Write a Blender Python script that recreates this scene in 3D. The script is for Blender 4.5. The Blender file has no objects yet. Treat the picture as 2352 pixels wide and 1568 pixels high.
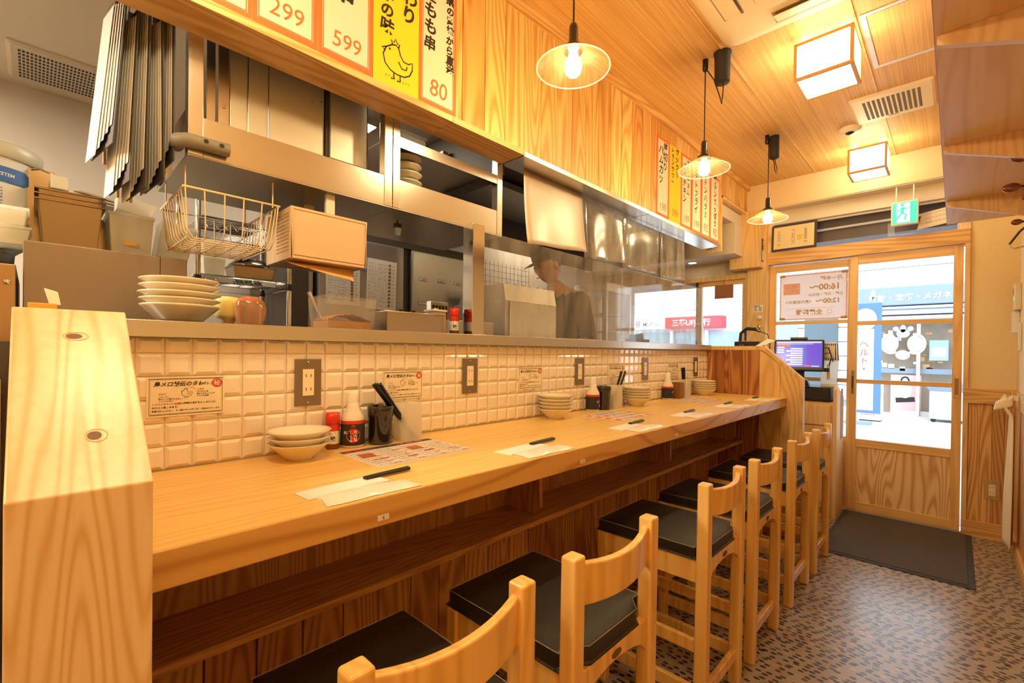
import bpy, math, random
from mathutils import Vector, Matrix
random.seed(7)
R=math.radians
sc=bpy.context.scene
col=sc.collection
# ---------------------------------------------------------------- camera
def camera():
    yaw,pitch,roll=R(43.8),R(-.357),R(.655)
    fwd=Vector((-math.sin(yaw)*math.cos(pitch),math.cos(yaw)*math.cos(pitch),math.sin(pitch)))
    right=Vector((math.cos(yaw),math.sin(yaw),0)); up=right.cross(fwd)
    c,s=math.cos(roll),math.sin(roll)
    r2=right*c+up*s; u2=up*c-right*s
    cd=bpy.data.cameras.new('camera'); co=bpy.data.objects.new('camera',cd); col.objects.link(co)
    cd.sensor_width=36; cd.lens=1059.5/2352*36; cd.shift_x=-3.4/2352; cd.shift_y=28.9/2352
    cd.clip_start=.02; cd.clip_end=200
    m=Matrix((r2,u2,-fwd)).transposed().to_4x4(); m.translation=Vector((0,0,1.27)); co.matrix_world=m
    sc.camera=co
camera()
# ---------------------------------------------------------------- world, exposure
w=bpy.data.worlds.new('sky'); sc.world=w; w.use_nodes=True
bg=w.node_tree.nodes['Background']; bg.inputs[0].default_value=(.80,.90,1,1); bg.inputs[1].default_value=4.4
vs=sc.view_settings; vs.view_transform='Standard'; vs.look='None'; vs.gamma=1; vs.exposure=0; vs.use_curve_mapping=False
sc.cycles.use_denoising=True
sc.cycles.max_bounces=14; sc.cycles.diffuse_bounces=8; sc.cycles.glossy_bounces=4; sc.cycles.transparent_max_bounces=24
sc.cycles.sample_clamp_indirect=6; sc.cycles.caustics_reflective=False; sc.cycles.caustics_refractive=False
LAMP=(1,.70,.36)      # colour of the warm lamps
K_PEND=320; K_LANT=15; K_KIT=150
# ---------------------------------------------------------------- materials
MATS={}
def newmat(name):
    m=bpy.data.materials.new(name); m.use_nodes=True; MATS[name]=m
    nt=m.node_tree; return m,nt,nt.nodes['Principled BSDF']
def S(b,k,v):
    if k in b.inputs: b.inputs[k].default_value=v
def plain(name,c,rough=.5,metal=0,spec=.5,coat=0,noise=0,nscale=20,trans=0,emit=None,es=0,alpha=1,sub=0,bump=0,bscale=200):
    m,nt,b=newmat(name); c4=(*c,1)
    S(b,'Base Color',c4); S(b,'Roughness',rough); S(b,'Metallic',metal); S(b,'Specular IOR Level',spec); S(b,'Coat Weight',coat)
    S(b,'Transmission Weight',trans); S(b,'Alpha',alpha)
    if emit: S(b,'Emission Color',(*emit,1)); S(b,'Emission Strength',es)
    if noise:
        tc=nt.nodes.new('ShaderNodeTexCoord'); n=nt.nodes.new('ShaderNodeTexNoise'); n.inputs['Scale'].default_value=nscale; n.inputs['Detail'].default_value=4
        mx=nt.nodes.new('ShaderNodeMix'); mx.data_type='RGBA'; mx.inputs[6].default_value=c4
        mx.inputs[7].default_value=(*[x*(1-noise) for x in c],1)
        nt.links.new(tc.outputs['Object'],n.inputs['Vector']); nt.links.new(n.outputs[0],mx.inputs[0]); nt.links.new(mx.outputs[2],b.inputs['Base Color'])
    if bump:
        tc=nt.nodes.new('ShaderNodeTexCoord'); n=nt.nodes.new('ShaderNodeTexNoise'); n.inputs['Scale'].default_value=bscale; n.inputs['Detail'].default_value=3
        bp=nt.nodes.new('ShaderNodeBump'); bp.inputs['Strength'].default_value=bump; bp.inputs['Distance'].default_value=.002
        nt.links.new(tc.outputs['Object'],n.inputs['Vector']); nt.links.new(n.outputs[0],bp.inputs['Height']); nt.links.new(bp.outputs[0],b.inputs['Normal'])
    return m
def wood(name,c1,c2,axis='Z',ring=2.2,K=42,sc3=None,fiber=.18,rough=.42,knots=0,island=0,c3=None,along=.10,lw=2.2,spec=.45):
    """sawn-wood grain: contour lines of a noise that is stretched along the grain, plus fine fibre and knots"""
    m,nt,b=newmat(name); N=nt.nodes.new; L=nt.links.new
    tc=N('ShaderNodeTexCoord'); add=N('ShaderNodeVectorMath'); add.operation='ADD'; L(tc.outputs['Object'],add.inputs[0])
    g=N('ShaderNodeNewGeometry'); oi=N('ShaderNodeObjectInfo')
    sm=N('ShaderNodeMath'); sm.operation='ADD'; L(oi.outputs['Random'],sm.inputs[1])
    if island: L(g.outputs['Random Per Island'],sm.inputs[0])
    else: sm.inputs[0].default_value=0
    cb=N('ShaderNodeCombineXYZ'); ml=N('ShaderNodeMath'); ml.operation='MULTIPLY'; ml.inputs[1].default_value=37.; L(sm.outputs[0],ml.inputs[0])
    for i in range(3): L(ml.outputs[0],cb.inputs[i])
    L(cb.outputs[0],add.inputs[1])
    mp=N('ShaderNodeMapping'); s=list(sc3) if sc3 else [1,1,1]; s['XYZ'.index(axis)]=along; mp.inputs['Scale'].default_value=s; L(add.outputs[0],mp.inputs['Vector']); K=K*3.6
    n1=N('ShaderNodeTexNoise'); n1.inputs['Scale'].default_value=ring; n1.inputs['Detail'].default_value=1.2; n1.inputs['Roughness'].default_value=.35; L(mp.outputs[0],n1.inputs['Vector'])
    k=N('ShaderNodeMath'); k.operation='MULTIPLY'; k.inputs[1].default_value=K; L(n1.outputs[0],k.inputs[0])
    si=N('ShaderNodeMath'); si.operation='SINE'; L(k.outputs[0],si.inputs[0])
    mr=N('ShaderNodeMapRange'); mr.inputs[1].default_value=-1; mr.inputs[2].default_value=1; L(si.outputs[0],mr.inputs[0])
    pw=N('ShaderNodeMath'); pw.operation='POWER'; pw.inputs[1].default_value=lw; L(mr.outputs[0],pw.inputs[0])
    mx=N('ShaderNodeMix'); mx.data_type='RGBA'; mx.inputs[6].default_value=(*c1,1); mx.inputs[7].default_value=(*c2,1); L(pw.outputs[0],mx.inputs[0])
    last=mx.outputs[2]
    if c3:
        r=N('ShaderNodeMath'); r.operation='MULTIPLY'; r.inputs[1].default_value=7.31; fr=N('ShaderNodeMath'); fr.operation='FRACT'
        L(sm.outputs[0],r.inputs[0]); L(r.outputs[0],fr.inputs[0])
        m3=N('ShaderNodeMapRange'); m3.inputs[1].default_value=.45; m3.inputs[2].default_value=1.; m3.inputs[4].default_value=.85; L(fr.outputs[0],m3.inputs[0])
        mc=N('ShaderNodeMix'); mc.data_type='RGBA'; mc.blend_type='MULTIPLY'; mc.inputs[7].default_value=(*c3,1); L(m3.outputs[0],mc.inputs[0]); L(last,mc.inputs[6]); last=mc.outputs[2]
    m2=N('ShaderNodeMapping'); s=[90,90,90]; s['XYZ'.index(axis)]=2.5; m2.inputs['Scale'].default_value=s; L(add.outputs[0],m2.inputs['Vector'])
    n2=N('ShaderNodeTexNoise'); n2.inputs['Scale'].default_value=1; n2.inputs['Detail'].default_value=2; L(m2.outputs[0],n2.inputs['Vector'])
    mf=N('ShaderNodeMix'); mf.data_type='RGBA'; mf.blend_type='MULTIPLY'; mf.inputs[7].default_value=(*[1-fiber*x for x in (1,1.3,1.6)],1); L(n2.outputs[0],mf.inputs[0]); L(last,mf.inputs[6]); last=mf.outputs[2]
    if knots:
        m4=N('ShaderNodeMapping'); s=[1,1,1]; s['XYZ'.index(axis)]=.55; m4.inputs['Scale'].default_value=s; L(add.outputs[0],m4.inputs['Vector'])
        v=N('ShaderNodeTexVoronoi'); v.inputs['Scale'].default_value=knots; L(m4.outputs[0],v.inputs['Vector'])
        kr=N('ShaderNodeMapRange'); kr.inputs[1].default_value=.055*1.2; kr.inputs[2].default_value=.03*1.2; L(v.outputs['Distance'],kr.inputs[0])
        mk=N('ShaderNodeMix'); mk.data_type='RGBA'; mk.inputs[7].default_value=(.10,.035,.01,1); L(kr.outputs[0],mk.inputs[0]); L(last,mk.inputs[6]); last=mk.outputs[2]
    L(last,b.inputs['Base Color']); S(b,'Roughness',rough); S(b,'Specular IOR Level',spec)
    return m
def steel(name,c=(.62,.60,.57),rough=.28,axis='Y',amt=.12):
    m,nt,b=newmat(name); N=nt.nodes.new; L=nt.links.new
    tc=N('ShaderNodeTexCoord'); mp=N('ShaderNodeMapping'); s=[260,260,260]; s['XYZ'.index(axis)]=1.5; mp.inputs['Scale'].default_value=s
    n=N('ShaderNodeTexNoise'); n.inputs['Scale'].default_value=1; n.inputs['Detail'].default_value=2
    L(tc.outputs['Object'],mp.inputs['Vector']); L(mp.outputs[0],n.inputs['Vector'])
    mr=N('ShaderNodeMapRange'); mr.inputs[3].default_value=rough-amt/4; mr.inputs[4].default_value=rough+amt/3; L(n.outputs[0],mr.inputs[0]); L(mr.outputs[0],b.inputs['Roughness'])
    bp=N('ShaderNodeBump'); bp.inputs['Strength'].default_value=.02; bp.inputs['Distance'].default_value=.0003; L(n.outputs[0],bp.inputs['Height']); L(bp.outputs[0],b.inputs['Normal'])
    S(b,'Base Color',(*c,1)); S(b,'Metallic',1.)
    return m
def glass(name,tint=(1,1,1),haze=.0,rough=.02,hazec=(.8,.8,.8),streak=0,fac=.08):
    m=bpy.data.materials.new(name); m.use_nodes=True; nt=m.node_tree; nt.nodes.clear(); N=nt.nodes.new; L=nt.links.new
    out=N('ShaderNodeOutputMaterial'); tr=N('ShaderNodeBsdfTransparent'); tr.inputs[0].default_value=(*tint,1)
    gl=N('ShaderNodeBsdfGlossy'); gl.inputs['Roughness'].default_value=rough
    lw_=N('ShaderNodeLayerWeight'); lw_.inputs[0].default_value=.5; pw=N('ShaderNodeMath'); pw.operation='POWER'; pw.inputs[1].default_value=4.5; L(lw_.outputs['Facing'],pw.inputs[0])
    mr=N('ShaderNodeMapRange'); mr.inputs[3].default_value=fac*.3; mr.inputs[4].default_value=.75; L(pw.outputs[0],mr.inputs[0])
    mx=N('ShaderNodeMixShader'); L(mr.outputs[0],mx.inputs[0]); L(tr.outputs[0],mx.inputs[1]); L(gl.outputs[0],mx.inputs[2]); last=mx.outputs[0]
    if haze:
        df=N('ShaderNodeBsdfDiffuse'); df.inputs[0].default_value=(*hazec,1); tl=N('ShaderNodeBsdfTranslucent'); tl.inputs[0].default_value=(*hazec,1)
        m1=N('ShaderNodeMixShader'); m1.inputs[0].default_value=.5; L(df.outputs[0],m1.inputs[1]); L(tl.outputs[0],m1.inputs[2])
        m2=N('ShaderNodeMixShader'); L(last,m2.inputs[1]); L(m1.outputs[0],m2.inputs[2])
        if streak:
            tc=N('ShaderNodeTexCoord'); mp=N('ShaderNodeMapping'); mp.inputs['Scale'].default_value=(4,9,2.2); n=N('ShaderNodeTexNoise'); n.inputs['Scale'].default_value=1.6; n.inputs['Detail'].default_value=6; n.inputs['Distortion'].default_value=.6
            L(tc.outputs['Object'],mp.inputs[0]); L(mp.outputs[0],n.inputs['Vector'])
            r=N('ShaderNodeMapRange'); r.inputs[1].default_value=.35; r.inputs[2].default_value=.75; r.inputs[3].default_value=haze*.5; r.inputs[4].default_value=haze*(1+streak); L(n.outputs[0],r.inputs[0]); L(r.outputs[0],m2.inputs[0])
        else: m2.inputs[0].default_value=haze
        last=m2.outputs[0]
    L(last,out.inputs[0]); MATS[name]=m; return m
def emis(name,c,s):
    m=bpy.data.materials.new(name); m.use_nodes=True; nt=m.node_tree; nt.nodes.clear()
    o=nt.nodes.new('ShaderNodeOutputMaterial'); e=nt.nodes.new('ShaderNodeEmission'); e.inputs[0].default_value=(*c,1); e.inputs[1].default_value=s
    nt.links.new(e.outputs[0],o.inputs[0]); MATS[name]=m; return m
def translucent(name,c,mixf=.5,rough=.6):
    m=bpy.data.materials.new(name); m.use_nodes=True; nt=m.node_tree; nt.nodes.clear(); N=nt.nodes.new; L=nt.links.new
    o=N('ShaderNodeOutputMaterial'); d=N('ShaderNodeBsdfDiffuse'); d.inputs[0].default_value=(*c,1); t=N('ShaderNodeBsdfTranslucent'); t.inputs[0].default_value=(*c,1)
    x=N('ShaderNodeMixShader'); x.inputs[0].default_value=mixf; L(d.outputs[0],x.inputs[1]); L(t.outputs[0],x.inputs[2]); L(x.outputs[0],o.inputs[0]); MATS[name]=m; return m
# woods
LW=(.78,.50,.20); 
cedarZ=wood('cedar_planks',(.84,.58,.23),(.62,.35,.10),'Z',ring=5.5,K=34,knots=3.2,island=1,c3=(.78,.52,.32),along=.10,lw=1.6)
redcedar=wood('red_cedar_planks',(.66,.33,.10),(.34,.12,.03),'Z',ring=7,K=30,knots=3.0,island=1,c3=(.55,.36,.25),along=.09,lw=1.4)
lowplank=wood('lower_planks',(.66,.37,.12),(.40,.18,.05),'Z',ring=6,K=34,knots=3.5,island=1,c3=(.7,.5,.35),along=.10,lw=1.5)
pineY=wood('pine_beam',(.80,.53,.22),(.60,.33,.10),'Y',ring=6,K=40,along=.05,lw=1.5)
pineX=wood('pine_lintel',(.78,.50,.20),(.60,.33,.10),'X',ring=6,K=34,along=.06,lw=1.8,knots=2.0)
pineZ=wood('pine_post',(.86,.70,.46),(.72,.50,.23),'Z',ring=13,K=32,along=.07,lw=2.2,sc3=(.12,1,1),rough=.3,spec=.6)
pinePanel=wood('pine_panel',(.84,.60,.26),(.70,.44,.15),'Z',ring=4.2,K=36,along=.16,lw=2.0,knots=1.4)
pillarW=wood('pillar_wood',(.82,.58,.27),(.72,.47,.19),'Z',ring=6,K=30,along=.10,lw=2.0,knots=1.5)
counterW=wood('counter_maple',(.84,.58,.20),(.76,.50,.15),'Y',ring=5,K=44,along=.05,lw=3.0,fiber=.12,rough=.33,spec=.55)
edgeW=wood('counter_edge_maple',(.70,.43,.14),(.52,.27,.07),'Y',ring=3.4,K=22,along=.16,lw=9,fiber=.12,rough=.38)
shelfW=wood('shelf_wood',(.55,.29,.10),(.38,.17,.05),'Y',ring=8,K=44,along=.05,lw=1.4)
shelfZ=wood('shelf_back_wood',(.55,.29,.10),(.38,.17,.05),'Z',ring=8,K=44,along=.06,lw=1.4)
stoolW=wood('stool_beech',(.92,.63,.21),(.80,.49,.14),'Z',ring=7,K=20,along=.06,lw=1.6,fiber=.14,rough=.3,spec=.6)
ceilW=wood('ceiling_veneer',(.80,.53,.21),(.70,.42,.145),'Y',ring=26,K=16,along=.012,lw=1.2,fiber=.25,rough=.5)
laminate=wood('shelf_laminate',(.78,.57,.38),(.70,.47,.29),'Y',ring=6,K=16,along=.10,lw=5,fiber=.1,rough=.45)
lamX=wood('bracket_laminate',(.78,.54,.30),(.70,.43,.21),'Z',ring=8,K=26,along=.12,lw=2,fiber=.1,rough=.45)
doorW=wood('door_stile_wood',(.86,.58,.25),(.76,.47,.18),'Z',ring=10,K=18,along=.05,lw=1.5,fiber=.15)
doorX=wood('door_rail_wood',(.86,.58,.25),(.76,.47,.18),'X',ring=10,K=18,along=.05,lw=1.5,fiber=.15)
doorPanel=wood('door_panel_wood',(.93,.72,.42),(.66,.40,.17),'Z',ring=5.2,K=40,along=.16,lw=1.8)
wains=wood('wainscot_wood',(.82,.52,.20),(.54,.27,.08),'Z',ring=7,K=32,along=.06,lw=1.4,island=1,c3=(.7,.55,.45))
cabW=wood('cabinet_veneer',(.88,.66,.38),(.80,.56,.29),'Z',ring=14,K=14,along=.04,lw=1.5,fiber=.15)
# others
def tile_mat():
    m=plain('wall_tile',(.78,.70,.58),rough=.12,spec=.6,coat=.5); return m
tileM=tile_mat(); grout=plain('grout',(.72,.64,.52),rough=.8)
sus=steel('stainless',(.60,.56,.50),.24,'Y'); susZ=steel('stainless_vertical',(.60,.56,.50),.22,'Z'); susdull=steel('stainless_dull',(.46,.41,.35),.38,'Y')
chrome=plain('chrome',(.62,.60,.57),.12,1); susdark=steel('stainless_panel',(.27,.22,.18),.42,'Y',.1)
gold=plain('brass',(.75,.55,.25),.3,1)
blk=plain('black_plastic',(.012,.011,.010),.35); blkm=plain('matt_black',(.02,.018,.016),.7); blkgloss=plain('black_lacquer',(.015,.010,.007),.08,coat=.6)
leather=plain('black_leatherette',(.018,.016,.014),.38,spec=.6,bump=.5,bscale=500); stitch=plain('grey_thread',(.35,.33,.30),.7)
wallp=plain('wallpaper',(.80,.64,.36),.85,noise=.10,nscale=45,bump=.4,bscale=90)
wallk=plain('kitchen_wall',(.55,.49,.41),.7,noise=.06,nscale=3); ceilk=plain('kitchen_ceiling',(.66,.60,.50),.8)
soff=plain('soffit_paper',(.78,.62,.38),.85,noise=.08,nscale=60,bump=.3,bscale=90); soffw=plain('soffit_underside_paint',(.72,.64,.54),.8)
white=plain('white_plastic',(.78,.76,.72),.35); offw=plain('cream_plastic',(.72,.64,.52),.4); whitep=plain('white_paper',(.80,.76,.70),.8)
acw=plain('air_conditioner_white',(.80,.70,.54),.45); acdark=plain('air_conditioner_slot',(.30,.22,.14),.6)
porc=plain('cream_porcelain',(.76,.69,.52),.14,coat=.5,noise=.06,nscale=30); red=plain('red_plastic',(.62,.03,.015),.3); redink=plain('red_ink',(.55,.04,.03),.7); orangeink=plain('orange_border_print',(.74,.15,.035),.75)
blackink=plain('black_ink',(.02,.015,.012),.8); brownink=plain('brown_frame_print',(.12,.06,.04),.7)
paperY=plain('yellow_paper',(.74,.56,.02),.8); paperW=plain('strip_paper',(.70,.62,.52),.8); cardM=plain('card_paper',(.80,.70,.50),.5)
brz=plain('bronze_plate',(.24,.19,.12),.38,.6); ivory=plain('ivory_socket',(.80,.70,.50),.4); slot=plain('dark_slot',(.02,.015,.01),.8)
clearpl=glass('clear_plastic',(.97,.95,.91),haze=.13,hazec=(.85,.82,.76),rough=.15); foodbox=glass('frosted_container',(.97,.95,.90),haze=.50,hazec=(.96,.94,.86),rough=.3)
panel_glass=glass('counter_glass',(.97,.97,.96),haze=.085,hazec=(.80,.72,.62),streak=2.2,rough=.03); filmM=glass('vinyl_curtain',(.95,.93,.90),haze=.16,hazec=(.85,.78,.68),streak=1.2,rough=.10,fac=.2)
winglass=glass('window_glass',(.99,1,1),rough=.0,fac=.03); shade_glass=glass('seeded_glass',(.97,.88,.72),haze=.022,hazec=(1,.8,.5),streak=1,rough=.05,fac=.2)
creamsheet=plain('cream_sheet',(.54,.42,.31),.35); foam=plain('grey_foam',(.20,.165,.125),.6)
wbask=plain('beige_plastic',(.62,.45,.26),.45); wirec=plain('cream_coated_wire',(.80,.62,.36),.35)
silver=plain('fridge_silver',(.34,.33,.32),.35,.7,noise=.08,nscale=2); darkm=plain('dark_gap',(.02,.018,.016),.6); darkbr=plain('dark_brown_paint',(.055,.04,.03),.6)
bulbM=emis('bulb_glow',(1,.80,.42),K_PEND); lantM=emis('lantern_glow',(1,.83,.50),K_LANT); lantB=emis('lantern_fill_glow',(1,.84,.52),40); kitM=emis('kitchen_fill_glow',(1,.86,.66),K_KIT)  # bright lantern glow and kitchen glow belong to added fill lamps
lantW=plain('lantern_frame_wood',(.62,.36,.12),.4)
signG=plain('exit_green',(.02,.55,.30),.4,emit=(.05,.75,.40),es=1.2); signW=plain('exit_white',(.8,.9,.85),.4,emit=(.75,1,.88),es=1.3)
screenB=plain('screen_blue',(.02,.03,.30),.2,emit=(.09,.11,.62),es=1.0); screenP=plain('screen_purple',(.05,.02,.35),.2,emit=(.10,.06,.55),es=1.0); screenR=plain('screen_red',(.5,.03,.03),.2,emit=(.65,.10,.08),es=1); screenW=plain('screen_cell',(.5,.55,.8),.2,emit=(.42,.50,.85),es=1)
skin=plain('skin',(.55,.28,.15),.5,sub=.1); cloth=plain('dark_cloth',(.03,.03,.035),.85); capM=plain('dark_cap',(.04,.025,.02),.8)
tomato=plain('tomato_sauce',(.50,.10,.02),.5); yell=plain('mustard_plastic',(.85,.68,.22),.35); orangeb=glass('sauce_bottle_plastic',(.95,.75,.55),haze=.36,hazec=(.85,.52,.28),streak=1.6,rough=.1,fac=.25)
breadc=plain('breadcrumbs',(.72,.32,.08),.9,noise=.4,nscale=60,bump=1,bscale=120)
lacqred=plain('hook_tip_wood',(.16,.035,.015),.15,coat=.6); clothw=plain('white_cotton',(.82,.70,.52),.9,bump=.4,bscale=300)
alu=plain('aluminium',(.72,.66,.62),.4,.6); rubber=plain('rubber',(.05,.05,.055),.7)
pvc=plain('grey_pvc',(.33,.34,.34),.5); bluelab=plain('blue_label',(.05,.17,.55),.5); tanpaper=plain('kraft_packet',(.70,.42,.13),.6); olive=plain('olive_board',(.22,.17,.03),.5)
def matM():
    m=plain('doormat_pile',(.13,.115,.11),.95,noise=.6,nscale=140,bump=1,bscale=260); return m
matmat=matM()
def pebble():
    m,nt,b=newmat('pebble_floor'); N=nt.nodes.new; L=nt.links.new
    tc=N('ShaderNodeTexCoord'); mp=N('ShaderNodeMapping'); mp.inputs['Scale'].default_value=(27,44,1); mp.inputs['Rotation'].default_value=(0,0,.25); L(tc.outputs['Object'],mp.inputs[0])
    v=N('ShaderNodeTexVoronoi'); v.voronoi_dimensions='2D'; v.inputs['Scale'].default_value=1; v.inputs['Randomness'].default_value=.62; L(mp.outputs[0],v.inputs['Vector'])
    st=N('ShaderNodeMapRange'); st.inputs[1].default_value=.335; st.inputs[2].default_value=.30; L(v.outputs['Distance'],st.inputs[0])
    sp=N('ShaderNodeSeparateColor'); L(v.outputs['Color'],sp.inputs[0])
    r=N('ShaderNodeValToRGB'); r.color_ramp.interpolation='CONSTANT'; e=r.color_ramp.elements; e[0].color=(.022,.018,.015,1); e[0].position=0
    e[1].position=.35; e[1].color=(.06,.045,.035,1)
    for p,c in ((.6,(.035,.035,.038,1)),(.8,(.10,.07,.05,1)),(.9,(.50,.38,.24,1)),(.96,(.12,.10,.08,1))):
        x=e.new(p); x.color=c
    L(sp.outputs[0],r.inputs[0])
    n=N('ShaderNodeTexNoise'); n.inputs['Scale'].default_value=220; L(tc.outputs['Object'],n.inputs['Vector'])
    g=N('ShaderNodeMix'); g.data_type='RGBA'; g.inputs[6].default_value=(.42,.37,.30,1); g.inputs[7].default_value=(.30,.25,.20,1); L(n.outputs[0],g.inputs[0])
    m2=N('ShaderNodeMath'); m2.operation='GREATER_THAN'; m2.inputs[1].default_value=.12; L(sp.outputs[1],m2.inputs[0])
    m3=N('ShaderNodeMath'); m3.operation='MULTIPLY'; L(m2.outputs[0],m3.inputs[0]); L(st.outputs[0],m3.inputs[1])
    mx=N('ShaderNodeMix'); mx.data_type='RGBA'; L(m3.outputs[0],mx.inputs[0]); L(g.outputs[2],mx.inputs[6]); L(r.outputs[0],mx.inputs[7]); L(mx.outputs[2],b.inputs['Base Color'])
    bp=N('ShaderNodeBump'); bp.inputs['Strength'].default_value=.35; bp.inputs['Distance'].default_value=.003; L(st.outputs[0],bp.inputs['Height']); L(bp.outputs[0],b.inputs['Normal'])
    S(b,'Roughness',.26); S(b,'Specular IOR Level',.6); S(b,'Coat Weight',.25); S(b,'Coat Roughness',.2)
    return m
floorM=pebble()
# ---------------------------------------------------------------- mesh builder
class MB:
    def __init__(s): s.v=[];s.f=[];s.sm=[];s.mi=[];s.cur=0
    def add(s,vs,fs,smooth=False):
        o=len(s.v); s.v+= [tuple(x) for x in vs]; s.f+=[tuple(i+o for i in f) for f in fs]; s.sm+=[smooth]*len(fs); s.mi+=[s.cur]*len(fs); return s
    def box(s,x0,x1,y0,y1,z0,z1):
        if x0>x1:x0,x1=x1,x0
        if y0>y1:y0,y1=y1,y0
        if z0>z1:z0,z1=z1,z0
        vs=[(x,y,z) for z in(z0,z1) for y in(y0,y1) for x in(x0,x1)]
        return s.add(vs,[(0,2,3,1),(4,5,7,6),(0,1,5,4),(2,6,7,3),(0,4,6,2),(1,3,7,5)])
    def hexa(s,b,t):  # bottom quad, top quad (ccw from above)
        return s.add(list(b)+list(t),[(3,2,1,0),(4,5,6,7),(0,1,5,4),(1,2,6,5),(2,3,7,6),(3,0,4,7)])
    def prism(s,pts,axis,a,b):
        """2-D outline extruded along axis; pts are the two other coordinates in xyz order"""
        def mk(p,t):
            l=list(p); l.insert('xyz'.index(axis),t); return tuple(l)
        n=len(pts); vs=[mk(p,a) for p in pts]+[mk(p,b) for p in pts]
        return s.add(vs,[tuple(range(n))[::-1],tuple(range(n,2*n))]+[(i,(i+1)%n,n+(i+1)%n,n+i) for i in range(n)])
    def tube(s,path,r,n=8,closed=False,cap=True):
        P=[Vector(p) for p in path]; rs=r if isinstance(r,(list,tuple)) else [r]*len(P); m=len(P); vs=[]; prev=None
        for i,p in enumerate(P):
            if closed: t=(P[(i+1)%m]-P[i-1])
            else: t=(P[min(i+1,m-1)]-P[max(i-1,0)])
            t.normalize()
            if prev is None:
                a=Vector((0,0,1)) if abs(t.z)<.9 else Vector((1,0,0)); u=t.cross(a).normalized()
            else: u=(prev-t*prev.dot(t)).normalized()
            prev=u; w_=t.cross(u)
            for k in range(n):
                an=2*math.pi*k/n; vs.append(p+(u*math.cos(an)+w_*math.sin(an))*rs[i])
        fs=[]
        for i in range(m if closed else m-1):
            j=(i+1)%m
            for k in range(n): fs.append((i*n+k,i*n+(k+1)%n,j*n+(k+1)%n,j*n+k))
        s.add(vs,fs,True)
        if cap and not closed: s.add(vs[:n],[tuple(range(n))[::-1]]); s.add(vs[-n:],[tuple(range(n))])
        return s
    def lathe(s,prof,c=(0,0,0),n=32,smooth=True,wob=0,ph=0,sx=1,sy=1):
        vs=[];m=len(prof)
        for r,z in prof:
            for k in range(n):
                a=2*math.pi*k/n; rr=r*(1+wob*math.sin(5*a+ph)+wob*.6*math.sin(9*a+2*ph)); vs.append((c[0]+rr*math.cos(a)*sx,c[1]+rr*math.sin(a)*sy,c[2]+z))
        fs=[(i*n+k,i*n+(k+1)%n,(i+1)*n+(k+1)%n,(i+1)*n+k) for i in range(m-1) for k in range(n)]
        s.add(vs,fs,smooth)
        if prof[0][0]>1e-5: s.add(vs[:n],[tuple(range(n))[::-1]])
        if prof[-1][0]>1e-5: s.add(vs[-n:],[tuple(range(n))])
        return s
    def quad(s,a,b,c,d): return s.add([a,b,c,d],[(0,1,2,3)])
    def ell(s,c,r,n=16,m=10):
        vs=[];
        for i in range(m+1):
            t=math.pi*i/m
            for k in range(n):
                a=2*math.pi*k/n; vs.append((c[0]+r[0]*math.sin(t)*math.cos(a),c[1]+r[1]*math.sin(t)*math.sin(a),c[2]+r[2]*math.cos(t)))
        return s.add(vs,[(i*n+k,(i+1)*n+k,(i+1)*n+(k+1)%n,i*n+(k+1)%n) for i in range(m) for k in range(n)],True)
    def xf(s,M,start=0):
        s.v[start:]=[tuple(M@Vector(p)) for p in s.v[start:]]; return s
    def build(s,name,mat,parent=None,bevel=0,seg=2,kind=None,label=None):
        me=bpy.data.meshes.new(name); me.from_pydata(s.v,[],s.f); me.update()
        me.polygons.foreach_set('use_smooth',s.sm)
        ms=mat if isinstance(mat,(list,tuple)) else [mat]
        for m in ms: me.materials.append(m)
        if len(ms)>1: me.polygons.foreach_set('material_index',s.mi)
        o=bpy.data.objects.new(name,me); col.objects.link(o)
        if parent: o.parent=parent
        if bevel:
            b=o.modifiers.new('bevel','BEVEL'); b.width=bevel; b.segments=seg; b.limit_method='ANGLE'; b.angle_limit=R(40); b.harden_normals=False
        if kind: o['kind']=kind
        if label: o['label']=label
        return o
def tag(o,label,cat,group=None,kind=None):
    o['label']=label; o['category']=cat
    if group:o['group']=group
    if kind:o['kind']=kind
    return o
def thing(name,label,cat,loc=(0,0,0),rz=0,group=None):
    o=bpy.data.objects.new(name,None); col.objects.link(o); o.empty_display_size=.05; o.location=loc; o.rotation_euler=(0,0,rz); return tag(o,label,cat,group)
def copytree(o,parent=None):
    c=o.copy(); col.objects.link(c); c.parent=parent
    for ch in [x for x in o.children]: copytree(ch,c)
    return c
def dup(root,label,loc=None,rz=None):
    c=copytree(root); c['label']=label
    if loc is not None:c.location=loc
    if rz is not None:c.rotation_euler=(0,0,rz)
    return c
def struct(mb,name,mat,bevel=0): return mb.build(name,mat,None,bevel,kind='structure')
def B(*a): return MB().box(*a)
# flat marks on a surface: frame = origin, right, up
class Fr:
    def __init__(s,o,r,u,off=.0006): s.o=Vector(o);s.r=Vector(r).normalized();s.u=Vector(u).normalized();s.n=s.r.cross(s.u);s.off=off
    def p(s,x,y,k=1): return s.o+s.r*x+s.u*y+s.n*s.off*k
def frect(mb,F,x0,y0,x1,y1,k=1): return mb.quad(F.p(x0,y0,k),F.p(x1,y0,k),F.p(x1,y1,k),F.p(x0,y1,k))
def fline(mb,F,pts,w_,k=1,closed=False):
    P=[Vector((a,b)) for a,b in pts]; n=len(P); vs=[]
    for i in range(n):
        a=P[(i-1)%n] if (closed or i>0) else P[i]; b=P[(i+1)%n] if (closed or i<n-1) else P[i]
        t=(b-a); t=t.normalized() if t.length>1e-9 else Vector((1,0)); q=Vector((-t.y,t.x))*w_/2
        vs+= [F.p(*(P[i]+q),k),F.p(*(P[i]-q),k)]
    m=n if closed else n-1
    return mb.add(vs,[(2*i+1,2*((i+1)%n)+1,2*((i+1)%n),2*i) for i in range(m)])
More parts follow.
